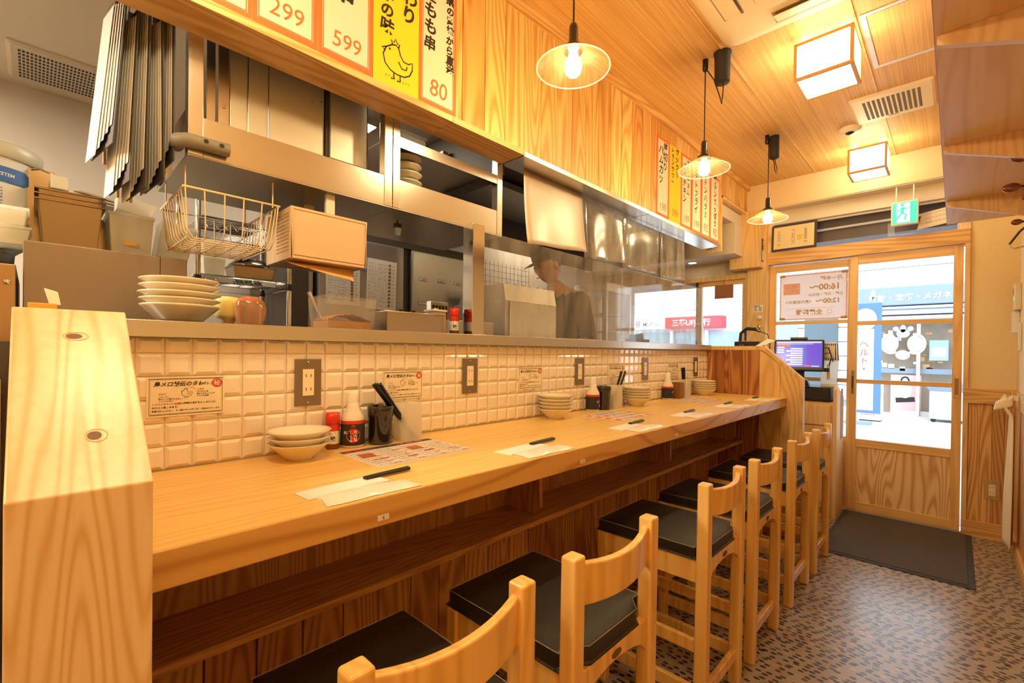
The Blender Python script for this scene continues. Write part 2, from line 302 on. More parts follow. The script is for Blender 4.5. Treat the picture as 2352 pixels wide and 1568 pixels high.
def fdisc(mb,F,x,y,rx,ry=None,k=1,n=20):
    ry=ry or rx; return mb.add([F.p(x+rx*math.cos(2*math.pi*i/n),y+ry*math.sin(2*math.pi*i/n),k) for i in range(n)],[tuple(range(n))])
_tc={}
def ftext(mb,F,s_,x,y,size,k=1.5,align='LEFT',bold=0,vertical=False,sx=1,jit=0,shear=0):
    """lettering as flat mesh outlines; returns the width"""
    if vertical:
        yy=y
        for ch in s_:
            j=random.uniform(-jit,jit)*size
            ftext(mb,F,ch,x+j,yy,size*random.uniform(1-jit,1+jit),k,'CENTER',bold,sx=sx,shear=shear); yy-=size*1.02
        return
    key=(s_,align,bold,shear)
    if key not in _tc:
        cu=bpy.data.curves.new('t','FONT'); cu.body=s_; cu.size=1; cu.align_x=align; cu.offset=bold; cu.shear=shear; cu.resolution_u=3
        o=bpy.data.objects.new('t',cu); col.objects.link(o); dg=bpy.context.evaluated_depsgraph_get(); dg.update()
        me=bpy.data.meshes.new_from_object(o.evaluated_get(dg))
        _tc[key]=([v.co.copy() for v in me.vertices],[tuple(p.vertices) for p in me.polygons]); bpy.data.objects.remove(o); bpy.data.curves.remove(cu); bpy.data.meshes.remove(me)
    vs,fs=_tc[key]
    mb.add([F.p(x+v.x*size*sx,y+v.y*size,k) for v in vs],fs)
def scrib(mb,F,x0,x1,y,h,k=1.3,den=1.0):
    """a line of tiny print"""
    x=x0
    while x<x1:
        w_=random.uniform(.3,1.1)*h
        frect(mb,F,x,y,min(x+w_,x1),y+h*random.uniform(.55,1),k); x+=w_+h*random.uniform(.15,.5)/den
# ================================================================ room shell
struct(B(-3.1,.5,-3.1,4.9,-.06,0),'floor',floorM)
struct(B(.3,.42,-3.1,4.75,0,2.9),'wall_right',wallp)
struct(B(-2.99,-1.95,2.30,4.62,0,.14),'floor_kitchen',susdull)
struct(B(-3.1,.42,-3.1,-3.0,0,2.9),'wall_rear',wallp)
struct(B(-3.11,-2.99,-3.0,4.75,0,2.9),'wall_kitchen_left',wallk)
struct(B(-1.42,.42,-3.1,4.49,2.78,2.9),'ceiling',ceilW)
mb=MB()
for x in(-.855,-.345,.165): mb.box(x-.004,x+.004,-3,4.49,2.776,2.7805)
for y in(.6,2.4,4.2): pass
struct(mb,'trim_ceiling_joint',doorX)
struct(B(-2.99,-1.425,-3,4.62,2.42,2.52),'ceiling_kitchen',ceilk)
s_=struct(B(-1.385,.3,4.49,4.75,2.552,2.9),'wall_soffit_face',soff)
struct(B(-1.385,.3,4.50,4.66,2.545,2.5525),'trim_soffit_underside',soffw)
struct(B(-2.99,-1.41,4.25,4.62,2.15,2.42),'wall_kitchen_soffit',plain('kitchen_soffit_paint',(.68,.60,.50),.7))
# upper plank wall over the counter
def planksX(mb,X,y0,y1,z0,z1,pitch=.117,th=.012,gap=.0022,ph=0,d=1):
    y=y0-ph
    while y<y1:
        a,b=max(y+gap/2,y0),min(y+pitch-gap/2,y1)
        if b-a>.01:
            mb.hexa([(X-th*d,a,z0),(X,a+.0015,z0),(X,b-.0015,z0),(X-th*d,b,z0)],[(X-th*d,a,z1),(X,a+.0015,z1),(X,b-.0015,z1),(X-th*d,b,z1)])
        y+=pitch
mb=MB(); planksX(mb,-1.385,-3.0,3.862,2.14,2.78,ph=.069); planksX(mb,-1.385,3.862,4.49,2.56,2.78,ph=.03)
struct(mb,'wall_upper_planks',cedarZ)
struct(B(-1.42,-1.4,-3,3.862,2.14,2.9).box(-1.42,-1.4,3.862,4.49,2.56,2.9),'wall_upper_backing',darkbr)
struct(B(-1.395,-1.36,-3,4.49,2.742,2.78),'trim_ceiling_left',pineY,.002)
struct(B(-1.50,-1.385,3.862,3.885,2.10,2.56).box(-1.5,-1.385,3.862,4.49,2.535,2.556),'trim_opening_left',pillarW)
# wooden beam along the bottom of the plank wall, joint at y=1.08
struct(B(-1.5,-1.36,-3.0,1.079,2.118,2.1415),'trim_beam_lower',pineY,.001)
struct(B(-1.5,-1.36,1.081,1.469,2.118,2.1415),'trim_beam_end',pineY,.001)
hood=thing('hood_edge_plate','brushed steel hood edge running under the plank wall towards the entrance','hood',(-1.43,2.6,2.115))
mb=B(-.072,.07,-1.129,1.16,0,.022).box(-.072,-.068,-1.129,1.16,.02,.28).box(.0,.004,-1.129,1.16,.02,.026)
mb.build('plate',sus,hood,.001); mb=B(-.071,.0705,-.001,.001,-.0006,.0225); mb.build('plate_joint',darkm,hood)
# hood body behind (dark inside)
hb=thing('extractor_hood','dark inside of the kitchen extractor hood behind the steel edge','hood',(-2.0,3.0,2.1))
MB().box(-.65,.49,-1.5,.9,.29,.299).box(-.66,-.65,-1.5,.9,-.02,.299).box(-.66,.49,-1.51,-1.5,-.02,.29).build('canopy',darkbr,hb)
MB().box(-.60,-.1,-1.3,.7,.22,.26).build('filter',susdull,hb)
# wall under the ledge with bevelled tiles
struct(B(-1.70,-1.392,.105,3.62,.0,1.294),'wall_counter_core',grout)
mb=MB()
ys=[.105+.0]; 
y=.1095
p=.0566
y0=.223-2*p
k=0
yy=y0
zr=[.9715,1.028,1.085,1.142,1.199,1.256,1.2945]
while yy<3.62:
    a,b=max(yy,.106),min(yy+p,3.62)
    for i in range(6):
        z0,z1=zr[i],zr[i+1]; g=.0014; q=.0085
        A=(a+g,b-g,z0+g,z1-g)
        if A[1]-A[0]<.02: continue
        t=-1.3855
        mb.add([(-1.392,A[0],A[2]),(-1.392,A[1],A[2]),(-1.392,A[1],A[3]),(-1.392,A[0],A[3]),
                (-1.390,A[0],A[2]),(-1.390,A[1],A[2]),(-1.390,A[1],A[3]),(-1.390,A[0],A[3]),
                (t,A[0]+q,A[2]+q),(t,A[1]-q,A[2]+q),(t,A[1]-q,A[3]-q),(t,A[0]+q,A[3]-q)],
               [(0,1,5,4),(1,2,6,5),(2,3,7,6),(3,0,4,7),(4,5,9,8),(5,6,10,9),(6,7,11,10),(7,4,8,11),(8,9,10,11)])
    yy+=p
struct(mb,'wall_tile_splashback',tileM)
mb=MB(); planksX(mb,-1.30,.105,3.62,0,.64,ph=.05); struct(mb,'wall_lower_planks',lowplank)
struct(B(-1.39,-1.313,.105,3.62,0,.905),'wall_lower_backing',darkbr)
# left and right end partitions
POST=struct(MB().prism([(-.72,0),(-.72,1.103),(-.98,1.326),(-1.72,1.326),(-1.72,0)],'y',-.021,.105),'wall_end_post',pineZ,.002)
def knot(X,Y,Z,a,b,ang):
    F=Fr((X,Y,Z),(0,1,0),(-.759,0,.651),.0004); m=MB(); fdisc(m,F,0,0,a,b,n=18); o=m.build('knot',plain('knot_wood_%d'%len(MATS),(.20,.085,.02),.5,noise=.5,nscale=90),POST)
    m=MB()
    for q in(1.5,): fline(m,F,[(a*q*math.cos(i*.35)+.002,b*q*math.sin(i*.35)) for i in range(18)],.0012,closed=True)
    m.build('knot_ring',plain('knot_ring_%d'%len(MATS),(.62,.36,.12),.5),POST)
knot(-.9316,.042,1.2845,.009,.006,0)
knot(-.7835,.0545,1.1575,.007,.007,0)
mb=MB().prism([(-.748,0),(-.748,1.085),(-.995,1.30),(-1.72,1.30),(-1.72,0)],'y',3.632,3.655)
struct(mb,'wall_end_partition_core',pinePanel)
mb=MB()
def capprof(): 
    o=[(-.745,0),(-.745,1.103),(-.99,1.327),(-1.72,1.327)]; i=[(-1.72,1.298),(-1.0,1.298),(-.767,1.092),(-.767,0)]
    return o+i
mb.prism(capprof(),'y',3.618,3.672); struct(mb,'trim_partition_cap',pinePanel,.0015)
mb=MB()
xs=[(-1.385,-1.35),(-1.348,-1.262),(-1.260,-1.235),(-1.233,-1.135),(-1.133,-1.02)]
for a,b in xs: mb.box(a,b,3.6205,3.632,.0,1.3)
struct(mb,'wall_partition_cedar',redcedar)
mb=MB()
for a,b in((-1.018,-.885),(-.883,-.767)):
    z1=lambda x:min(1.3,1.092+(-.767-x)*.885)
    mb.hexa([(a,3.6205,0),(b,3.6205,0),(b,3.632,0),(a,3.632,0)],[(a,3.6205,z1(a)),(b,3.6205,z1(b)),(b,3.632,z1(b)),(a,3.632,z1(a))])
struct(mb,'wall_partition_panel',pinePanel)
# steel ledge
lg=thing('serving_ledge','long brushed stainless serving ledge on top of the tiled counter wall','ledge',(-1.36,.105,1.294))
B(-.36,0,0,2.20,0,.04).build('ledge_plate',sus,lg,.0015); B(-.36,0,2.202,3.514,0,.04).build('ledge_plate',sus,lg,.0015)
# ---- the wooden counter
ct=thing('bar_counter','long pale wooden dining counter along the tiled wall','counter',(-.843,.105,.97))
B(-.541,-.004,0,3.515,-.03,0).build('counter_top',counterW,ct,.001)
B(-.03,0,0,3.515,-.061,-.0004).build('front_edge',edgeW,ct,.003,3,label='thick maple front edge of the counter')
B(-.54,-.03,0,3.515,-.06,-.03).build('underside',shelfW,ct)
nums=[(.499,'6'),(1.199,'5'),(1.876,'4'),(2.46,'3'),(3.041,'2'),(3.56,'1')]
for y,t in nums:
    y-=.105
    st=MB().quad((.0006,y-.013,-.049),(.0006,y+.013,-.049),(.0006,y+.013,-.037),(.0006,y-.013,-.037)).build('number_sticker',whitep,ct,label='small paper seat number sticker reading %s'%t)
    m=MB(); ftext(m,Fr((.0006,y,-.0468),(0,1,0),(0,0,1)),t,0,0,.0105,align='CENTER'); m.build('number',blackink,st)
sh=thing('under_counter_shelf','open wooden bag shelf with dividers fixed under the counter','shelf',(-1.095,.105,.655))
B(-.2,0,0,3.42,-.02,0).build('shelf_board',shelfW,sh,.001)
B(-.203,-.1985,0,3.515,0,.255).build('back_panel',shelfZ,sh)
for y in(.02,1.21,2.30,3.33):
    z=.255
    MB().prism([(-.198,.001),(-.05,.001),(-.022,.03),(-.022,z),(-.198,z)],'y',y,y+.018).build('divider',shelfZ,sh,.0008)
# ---- stools
def make_stool():
    t=thing('counter_stool','','stool',(0,0,0),0,'wooden counter stools with black seats')
    D=.42; hw=.171; lg_=.021
    # local: x=0 back face line of posts (aisle side), negative x to the counter
    for s in(-1,1):
        y=s*(hw-.004); 
        mb=MB(); mb.hexa([(-.041,y-lg_,0),(.0,y-lg_,0),(.0,y+lg_,0),(-.041,y+lg_,0)],[(-.033,y-lg_*.95,.838),(.006,y-lg_*.95,.838),(.006,y+lg_*.95,.838),(-.033,y+lg_*.95,.838)])
        mb.build('leg',stoolW,t,.006,3,label='rear leg rising into the back post')
        mb=MB(); mb.hexa([(-D,y-.019,0),(-D+.038,y-.019,0),(-D+.038,y+.019,0),(-D,y+.019,0)],[(-D,y-.019,.575),(-D+.038,y-.019,.575),(-D+.038,y+.019,.575),(-D,y+.019,.575)])
        mb.build('leg',stoolW,t,.004,3)
    # curved back rail
    mb=MB(); n=14; vs=[]
    for i in range(n+1):
        u=-1+2*i/n; y=u*(hw-.018); bow=.030*(1-u*u); 
        xo=-.006+bow*.9; th=.020; zt=.818-.012*(1-u*u); zb=.722-.006*(1-u*u)
        vs+=[(xo-th-.003,y,zb),(xo-.003,y,zb),(xo,y,zt),(xo-th,y,zt)]
    fs=[]
    for i in range(n):
        for k_ in range(4): fs.append((i*4+k_,i*4+(k_+1)%4,(i+1)*4+(k_+1)%4,(i+1)*4+k_))
    fs+=[(3,2,1,0),(n*4,n*4+1,n*4+2,n*4+3)]; mb.add(vs,fs); mb.build('back_rail',stoolW,t,.005,3)
    # aprons: arched at the back and front
    def arch(x0,x1,nm):
        pts=[(-hw+.018,.575),(-hw+.018,.485)]; 
        for i in range(13):
            u=-1+2*i/12; pts.append((u*(hw-.03),.50+.040*(1-u*u)**.6))
        pts+=[(hw-.018,.485),(hw-.018,.575)]
        return MB().prism([(a,b) for a,b in pts][::-1],'x',x0,x1).build(nm,stoolW,t,.002)
    ap=arch(-.028,-.006,'seat_rail'); arch(-D+.008,-D+.028,'seat_rail')
    fdm=MB(); fdisc(fdm,Fr((-.006,0,.555),(0,1,0),(0,0,1)),0,0,.022,.010,k=1); fdm.build('oval_mark',plain('wood_stain_mark',(.16,.08,.03),.6),ap)
    for s in(-1,1):
        y=s*(hw-.006); B(-D+.03,-.03,y-.011,y+.011,.50,.575).build('side_rail',stoolW,t,.002)
        B(-D+.03,-.03,y-.009,y+.009,.262,.305).build('stretcher',stoolW,t,.003)
        B(-D+.03,-.03,y-.010,y+.010,.10,.145).build('stretcher',stoolW,t,.003)
    B(-.030,-.010,-hw+.015,hw-.015,.10,.14).build('stretcher',stoolW,t,.003); B(-D+.008,-D+.03,-hw+.015,hw-.015,.19,.235).build('footrest',stoolW,t,.003)
    # cushion
    mb=MB(); n=10; m_=10; vs=[]; hx0,hx1=-D-.005,-.012; hy=hw+.004
    for j in range(m_+1):
        for i in range(n+1):
            u=-1+2*i/n; v=-1+2*j/m_; cr=1-.0*(abs(u)*abs(v))
            x=(hx0+hx1)/2+(hx1-hx0)/2*u; y=hy*v; z=.617+.010*(1-u**4)*(1-v**4)
            if (abs(y)>hw-.034 and x>-.045): x=-.045
            vs.append((x,y,z))
    top=len(vs); W_=n+1; fs=[(j*W_+i,j*W_+i+1,(j+1)*W_+i+1,(j+1)*W_+i) for j in range(m_) for i in range(n)]
    ring=[i for i in range(W_)]+[j*W_+n for j in range(1,m_+1)]+[m_*W_+i for i in range(n-1,-1,-1)]+[j*W_ for j in range(m_-1,0,-1)]
    base=len(vs); vs+=[(vs[i][0],vs[i][1],.577) for i in ring]
    L_=len(ring); fs+=[(ring[i],base+i,base+(i+1)%L_,ring[(i+1)%L_]) for i in range(L_)]+[tuple(range(base,base+L_))]
    mb.add(vs,fs); seat=mb.build('seat',leather,t,.006,3)
    pth=[vs[i] for i in ring]; MB().tube([(p_[0],p_[1],.6165) for p_ in pth],.0011,5,closed=True).build('piping',stitch,seat)
    return t
st0=make_stool()
SL=['black seated wooden stool nearest the camera, mostly cut off by the frame','wooden stool second from the camera, its black seat in front of the knee shelf','wooden stool third from the camera, full back and legs in view','fourth stool from the camera, standing close behind the third one','fifth stool from the camera, second from the entrance end','last wooden stool of the row, nearest the doormat and the register']
SY=[.475,.965,1.718,2.222,2.815,3.312]
SX=[-.572,-.568,-.582,-.578,-.575,-.566]
for i,(y,x) in enumerate(zip(SY,SX)):
    if i==0: st0.location=(x,y,0); st0['label']=SL[0]
    else: dup(st0,SL[i],(x,y,0))
# ---- door wall
YD=4.62
struct(B(.067,.3,YD,4.75,.94,2.55),'wall_entrance_right',wallp)
mb=MB(); x=.069
while x<.3: mb.box(x,min(x+.058,.3),YD-.002,YD+.02,.10,.94); x+=.0595
struct(mb,'wall_wainscot_entrance',wains)
struct(B(.067,.3,YD+.021,4.75,0,.939),'wall_entrance_right_lower',wallp)
struct(B(.04,.3,YD-.028,YD+.03,.94,1.045),'trim_dado_rail',pineX,.002)
struct(B(.04,.3,YD-.032,YD+.03,.0,.112),'baseboard_entrance',pineX,.002)
struct(B(.277,.3,-3,YD-.032,.0,.10),'baseboard_right',pineY,.002)
struct(B(.285,.3,-3,YD-.03,.94,1.04),'trim_dado_right',pineY,.002)
mb=MB(); planksX(mb,.2925,-3,YD-.03,.10,.94,pitch=.06,th=-.006,d=1); struct(mb,'wall_wainscot_right',wains)
struct(B(-1.262,.067,YD-.02,4.74,2.075,2.182),'trim_lintel',pineX,.002)
struct(B(-1.262,-1.20,YD-.01,4.74,2.182,2.43),'trim_transom_left',pineZ,.001)
struct(B(-.003,.067,YD-.01,4.74,2.182,2.55),'trim_transom_right',pineZ,.001)
struct(B(-1.262,.067,YD+.0,4.74,2.43,2.552),'trim_transom_head',soffw)
struct(B(.040,.067,YD-.024,4.74,.112,2.075),'trim_door_jamb_right',pillarW,.001)
struct(B(-1.262,-1.238,YD-.02,4.74,0,2.075),'trim_door_jamb_left',pillarW,.001)
struct(B(-1.21,.045,YD-.0,4.74,-.001,.012),'trim_threshold',alu)
struct(MB().box(-1.2,-.003,4.665,4.68,2.415,2.43).box(-1.2,-.003,4.665,4.68,2.182,2.19),'window_1',alu)
wp=B(-1.2,-.003,4.671,4.675,2.19,2.415).build('pane',winglass,bpy.data.objects['window_1'])
def leaf(name,x0,x1,y0,y1,zt,gt,r1,r2,pb,pt,label,sw=.052,rightw=.052):
    d=bpy.data.objects.new(name,None); col.objects.link(d); d.location=(x0,y0,0); d['kind']='structure'; d['label']=label
    W_=x1-x0; T=y1-y0
    B(0,sw,0,T,.014,zt).build('stile',doorW,d,.002); B(W_-rightw,W_,0,T,.014,zt).build('stile',doorW,d,.002)
    for a,b in((gt,zt),r1,r2,(pt-.0,pt+.062),(.014,.082)): B(sw,W_-rightw,.003,T-.003,a,b).build('rail',doorX,d,.002)
    B(sw,W_-rightw,T*.35,T*.6,.082,pt).build('wood_panel',doorPanel,d)
    B(sw,W_-rightw,T*.5-.002,T*.5+.002,pt+.062,gt).build('pane',winglass,d)
    return d
dr=leaf('door_1',-.631,.033,4.622,4.655,2.07,2.005,(1.512,1.545),(1.042,1.075),0,.53,'wooden sliding entrance door leaf, the right one, with three panes',rightw=.052)
h=MB().box(.018,.036,-.003,.001,.955,1.145).build('lock_plate',plain('bronze_lock',(.25,.2,.14),.35,.8),dr); MB().box(.023,.031,-.005,-.002,1.0,1.1).build('lock_lever',blk,h)
mb=MB().box(.618,.656,-.004,.001,.975,1.125); mb.build('pull_plate',doorW,dr,.001); MB().box(.626,.648,-.005,-.0035,.99,1.11).build('pull_recess',plain('pull_recess_wood',(.35,.18,.06),.5),dr)
dl=leaf('door_2',-1.238,-.60,4.672,4.705,2.065,2.005,(1.536,1.565),(1.042,1.075),0,.53,'wooden sliding entrance door leaf, the left one, carrying the opening hours poster')
# pillar between kitchen window and door
struct(MB().box(-1.395,-1.240,4.56,4.62,0,2.55),'trim_pillar_lower',pillarW)
struct(MB().box(-1.52,-1.262,4.46,4.62,2.045,2.55),'wall_pillar_box',pillarW,.001)
struct(MB().box(-1.41,-1.385,4.49,4.62,2.55,2.8),'trim_pillar_top',pillarW)
# kitchen front wall and its window
struct(MB().box(-2.99,-2.66,4.62,4.75,0,2.42).box(-2.66,-1.395,4.62,4.75,0,1.05).box(-2.66,-1.395,4.62,4.75,2.01,2.42),'wall_kitchen_front',plain('kitchen_front_paint',(.70,.60,.45),.7))
wk=struct(MB().box(-2.66,-1.395,4.60,4.70,1.975,2.02).box(-2.66,-1.395,4.60,4.70,1.05,1.08).box(-2.66,-2.63,4.60,4.70,1.08,1.975).box(-1.43,-1.395,4.60,4.70,1.08,1.975),'window_2',pillarW,.001)
for a,b,y in((-2.63,-1.84,4.655),(-1.87,-1.43,4.63)):
    f=MB().box(a,a+.03,y,y+.02,1.08,1.975).box(b-.03,b,y,y+.02,1.08,1.975).box(a+.03,b-.03,y,y+.02,1.93,1.975).box(a+.03,b-.03,y,y+.02,1.08,1.12).build('sash',alu if a<-2 else doorX,wk)
    B(a+.03,b-.03,y+.008,y+.012,1.12,1.93).build('pane',winglass,f)
B(-1.885,-1.865,4.60,4.628,1.08,1.975).build('sash_post',chrome,wk)
# ================================================================ lamps
def pendant(x,y,zb,label,kind=0):
    t=thing('pendant_lamp',label,'lamp',(x,y,2.78),0,'glass pendant lamps over the counter')
    d=zb-2.78   # z of shade rim
    MB().tube([(0,0,0),(0,0,d+.14)],.0032,8).build('cord',blk,t)
    MB().lathe([(0,d+.150),(.013,d+.147),(.0155,d+.135),(.017,d+.082),(.022,d+.076),(.034,d+.070),(.036,d+.060),(.030,d+.052)],n=24).build('socket',blkgloss,t)
    MB().lathe([(.034,d+.060),(.040,d+.056),(.046,d+.050),(.080,d+.034),(.122,d+.004),(.124,d),(.121,d+.002),(.079,d+.031),(.044,d+.046),(.033,d+.052)],n=48).build('shade',shade_glass,t)
    MB().tube([(.1235*math.cos(a*math.pi/24),.1235*math.sin(a*math.pi/24),d+.001) for a in range(48)],.002,6,closed=True).build('shade_rim',glass('rim_glass_%d'%len(MATS),(1,.95,.85),haze=.45,hazec=(1,.9,.7),fac=.4),t)
    MB().lathe([(0,d+.058),(.013,d+.054),(.016,d+.040),(.025,d+.022),(.029,d+.004),(.026,d-.014),(.016,d-.025),(0,d-.028)],n=20).build('bulb',bulbM,t)
    if kind:
        if kind==1:
            MB().lathe([(0,.0),(.014,0),(.014,-.05),(.008,-.06),(0,-.06)],n=16).build('ceiling_cap',blk,t)
            MB().lathe([(0,0),(.042,0),(.042,-.006),(.038,-.012),(.036,-.145),(.034,-.15),(0,-.15)],c=(.085,.0,-.0),n=28).build('cord_reel',blkm,t)
            MB().tube([(.09,0,-.15),(.09,.0,-.2),(.083,0,-.255),(.076,0,-.22),(.045,0,-.12),(.006,0,-.05)],.003,6).build('cord_loop',blk,t)
        else:
            MB().lathe([(0,.0),(.014,0),(.014,-.05),(.008,-.06),(0,-.06)],c=(-.01,0,0),n=16).build('ceiling_cap',blk,t)
            MB().lathe([(0,0),(.030,0),(.030,-.145),(.027,-.15),(0,-.15)],c=(.035,0,-.02),n=28).build('cord_reel',blkm,t)
            MB().tube([(.04,0,-.17),(.042,0,-.2),(.055,0,-.25),(.05,0,-.275),(.04,0,-.25),(.035,0,-.2),(.0,0,-.06)],.003,6).build('cord_loop',blk,t)
    return t
pendant(-.95,1.267,2.232,'large clear glass pendant lamp nearest the camera, hanging over the counter',0)
pendant(-.95,2.395,2.215,'middle glass pendant lamp with a black cord reel, in front of the far paper menus',1)
pendant(-.95,3.512,2.200,'farthest glass pendant lamp, small, hanging beside the entrance soffit',2)
pendant(-.95,.14,2.235,'glass pendant lamp above the near end post, outside the picture',0)
pendant(-.95,-.99,2.235,'glass pendant lamp behind the camera',0)
def lantern(x,y,w_,h_,label,mat=None):
    t=thing('ceiling_lantern',label,'lamp',(x,y,2.78),0,'square shoji ceiling lights')
    z0,z1=-.205,-.028; a=w_/2
    mb=B(-a*.55,a*.55,-a*.55,a*.55,z1,0); mb.build('ceiling_mount',lantW,t)
    f=MB(); e=.014
    for sx in(-1,1):
        for sy in(-1,1): f.box(sx*a-(e if sx>0 else 0),sx*a+(0 if sx>0 else e),sy*a-(e if sy>0 else 0),sy*a+(0 if sy>0 else e),z0,z1)
    for z in(z0,z1-e):
        for s in(-1,1):
            f.box(-a+e,a-e,s*a-(e if s>0 else 0),s*a+(0 if s>0 else e),z,z+e); f.box(s*a-(e if s>0 else 0),s*a+(0 if s>0 else e),-a+e,a-e,z,z+e)
    f.build('frame',lantW,t,.001)
    MB().box(-a+.006,a-.006,-a+.006,a-.006,z0+.006,z1-.006).build('paper_diffuser',mat or lantM,t)
lantern(-.462,2.640,.235,.18,'larger glowing square lantern on the ceiling beside the air conditioner')
lantern(-.472,4.190,.225,.18,'smaller glowing square lantern on the ceiling next to the entrance soffit')
lantern(-.462,.2,.235,.18,'added square lantern above the camera, outside the picture, brighter for aisle fill',lantB)  # unseen lantern, added and made brighter to fill the aisle side
lantern(-.462,-1.6,.235,.18,'added square lantern at the rear of the room, outside the picture, brighter for fill',lantB)  # unseen rear lantern, added with the same boosted glow for fill
# added kitchen fill panels, no known fittings; the downlight is a real one
t=thing('kitchen_fill_light','flat fill panel added on the kitchen ceiling, out of view behind the camera side','lamp',(-2.2,-1.2,2.42)); B(-.1,.1,-.6,.6,-.03,0).build('housing',white,t); B(-.09,.09,-.59,.59,-.034,-.0302).build('diffuser',kitM,t)
t=thing('kitchen_fill_light','flat fill panel added on the kitchen ceiling near the front window','lamp',(-2.75,3.2,2.42)); B(-.1,.1,-.3,.3,-.03,0).build('housing',white,t); B(-.09,.09,-.29,.29,-.034,-.0302).build('diffuser',emis('kitchen_fill_dim',(1,.86,.66),22),t)
t=thing('kitchen_fill_light','flat fill panel added on the kitchen ceiling, hidden above the overhead shelves','lamp',(-2.2,1.0,2.42)); B(-.08,.08,-.2,.2,-.03,0).build('housing',white,t); B(-.07,.07,-.19,.19,-.034,-.0302).build('diffuser',emis('kitchen_fill_mid',(1,.86,.66),75),t)  # added here to brighten the fridge, rack and tubs
t=thing('downlight','small round downlight glowing in the kitchen soffit by the window','lamp',(-1.86,4.44,2.15)); MB().lathe([(.045,0),(.045,-.006),(.038,-.006),(.038,0)],n=24).build('ring',white,t); MB().lathe([(0,-.002),(.037,-.002)],n=24).build('diffuser',emis('downlight_glow',(1,.85,.62),40),t)
# ================================================================ on the tiled wall
def outlet(y,label,zc=1.171,x=-1.3853,face='x',sz=(.039,.069),mat=None):
    t=thing('wall_outlet',label,'outlet',(x,y,zc),0,'power outlets along the tiled wall')
    w_,h_=sz
    MB().box(0,.004,-w_,w_,-h_,h_).build('cover_plate',mat or brz,t,.0015)
    MB().box(.004,.006,-.0165,.0165,-.039,.039).build('socket_face',ivory,t,.0008)
    m=MB()
    for z in(.020,-.020):
        for y_ in(-.007,.007): m.box(.0058,.0064,y_-.001,y_+.001,z-.0045,z+.0045)
    m.build('slots',slot,t)
    for z in(h_-.009,-h_+.009): MB().lathe([(0,.0),(.0032,0),(.0028,.0012),(0,.0015)],n=12).xf(Matrix.Translation((.004,0,z))@Matrix.Rotation(R(90),4,'Y')).build('screw',chrome,t)
    return t
for y,l in((.565,'bronze double outlet between the first and second recipe cards'),(1.195,'bronze double outlet between the second and third recipe cards'),(1.931,'bronze double outlet right of the third recipe card'),(2.617,'bronze double outlet between the two far recipe cards'),(3.382,'bronze double outlet farthest away, near the cedar partition')): outlet(y,l)
def hen(mb,F,x,y,s,w_,style=0):
    P=[(0,0),(-.18,.04),(-.33,.16),(-.38,.36),(-.30,.56),(-.14,.68),(-.02,.72),(.06,.66),(.10,.52),(.2,.40),(.34,.40),(.46,.48),(.46,.30),(.38,.12),(.22,.02)]
    fline(mb,F,[(x+a*s,y+b*s) for a,b in P],w_,closed=True)
    fline(mb,F,[(x+a*s,y+b*s) for a,b in [(-.12,.68),(-.16,.80),(-.08,.76),(-.04,.86),(.02,.76),(.08,.78),(.05,.68)]],w_)
    fline(mb,F,[(x+a*s,y+b*s) for a,b in [(-.3,.56),(-.42,.50),(-.32,.46)]],w_); fdisc(mb,F,x-.2*s,y+.55*s,w_*.8)
    fline(mb,F,[(x+a*s,y+b*s) for a,b in [(.05,.34),(.15,.2),(.28,.22),(.3,.32)]],w_)
    for d in(-.08,.1): fline(mb,F,[(x+d*s,y),(x+d*s,y-.14*s),(x+(d-.08)*s,y-.16*s)],w_)
def card(y0,label):
    t=thing('recipe_card',label,'card',(-1.3853,y0,1.101),0,'recipe cards on the tiled wall')
    W_,H_=.162,.097
    B(0,.0015,0,W_,0,H_).build('card_sheet',cardM,t)
    F=Fr((.0015,0,0),(0,1,0),(0,0,1),.0003)
    m=MB(); e=.005
    fline(m,F,[(e,e),(W_-e,e),(W_-e,H_-e),(e,H_-e)],.0016,closed=True); e=.0072; fline(m,F,[(e,e),(W_-e,e),(W_-e,H_-e),(e,H_-e)],.0006,closed=True)
    ftext(m,F,'鳥メロ秘伝のタレ',.013,.0745,.0128,bold=.025,shear=.25); ftext(m,F,'のタレコミ',.104,.0755,.0082,bold=.02,shear=.25)
    hen(m,F,.079,.047,.026,.0009)
    for i,s_ in enumerate(('コラーゲン','肌のハリや弾力によき?','ハリツヤお助け')): ftext(m,F,s_,.023,.0465-i*.0052,.0042,bold=.02)
    for i,s_ in enumerate(('ヒアルロン酸','肌のうるおいによき?','プルプル効果?')): ftext(m,F,s_,.101,.0565-i*.0052,.0042,bold=.02)
    fline(m,F,[(.055,.040),(.066,.040),(.074,.043)],.0005); fline(m,F,[(.08,.071),(.092,.069),(.099,.064)],.0005)
    ftext(m,F,'と約19種類の食材をたっぷり入れ',.058,.0285,.0056,bold=.02); ftext(m,F,'45分以上煮こみます。',.010,.0205,.0056,bold=.02); ftext(m,F,'朝夏秋冬火入れをし、タレ壺のタレに継ぎ足して熟成させています。',.010,.0125,.0047,bold=.02)
    m.build('printed_text',blackink,t)
    m=MB(); fdisc(m,F,.145,.079,.0115,k=2); m.build('red_seal',redink,t)
    m=MB(); ftext(m,F,'秘',.145,.0735,.0155,k=3,align='CENTER',bold=.01); m.build('seal_character',cardM,t)
    m=MB(); ftext(m,F,'トサカ',.101,.063,.0052,bold=.02); ftext(m,F,'モミジ',.023,.053,.0052,bold=.02); ftext(m,F,'トサカとモミジと鶏皮',.010,.0285,.0056,bold=.02); fline(m,F,[(.101,.0618),(.117,.0618)],.0005); m.build('red_text',redink,t)
    return t
c0=card(.187,'recipe card nearest the camera, beside the near end post')
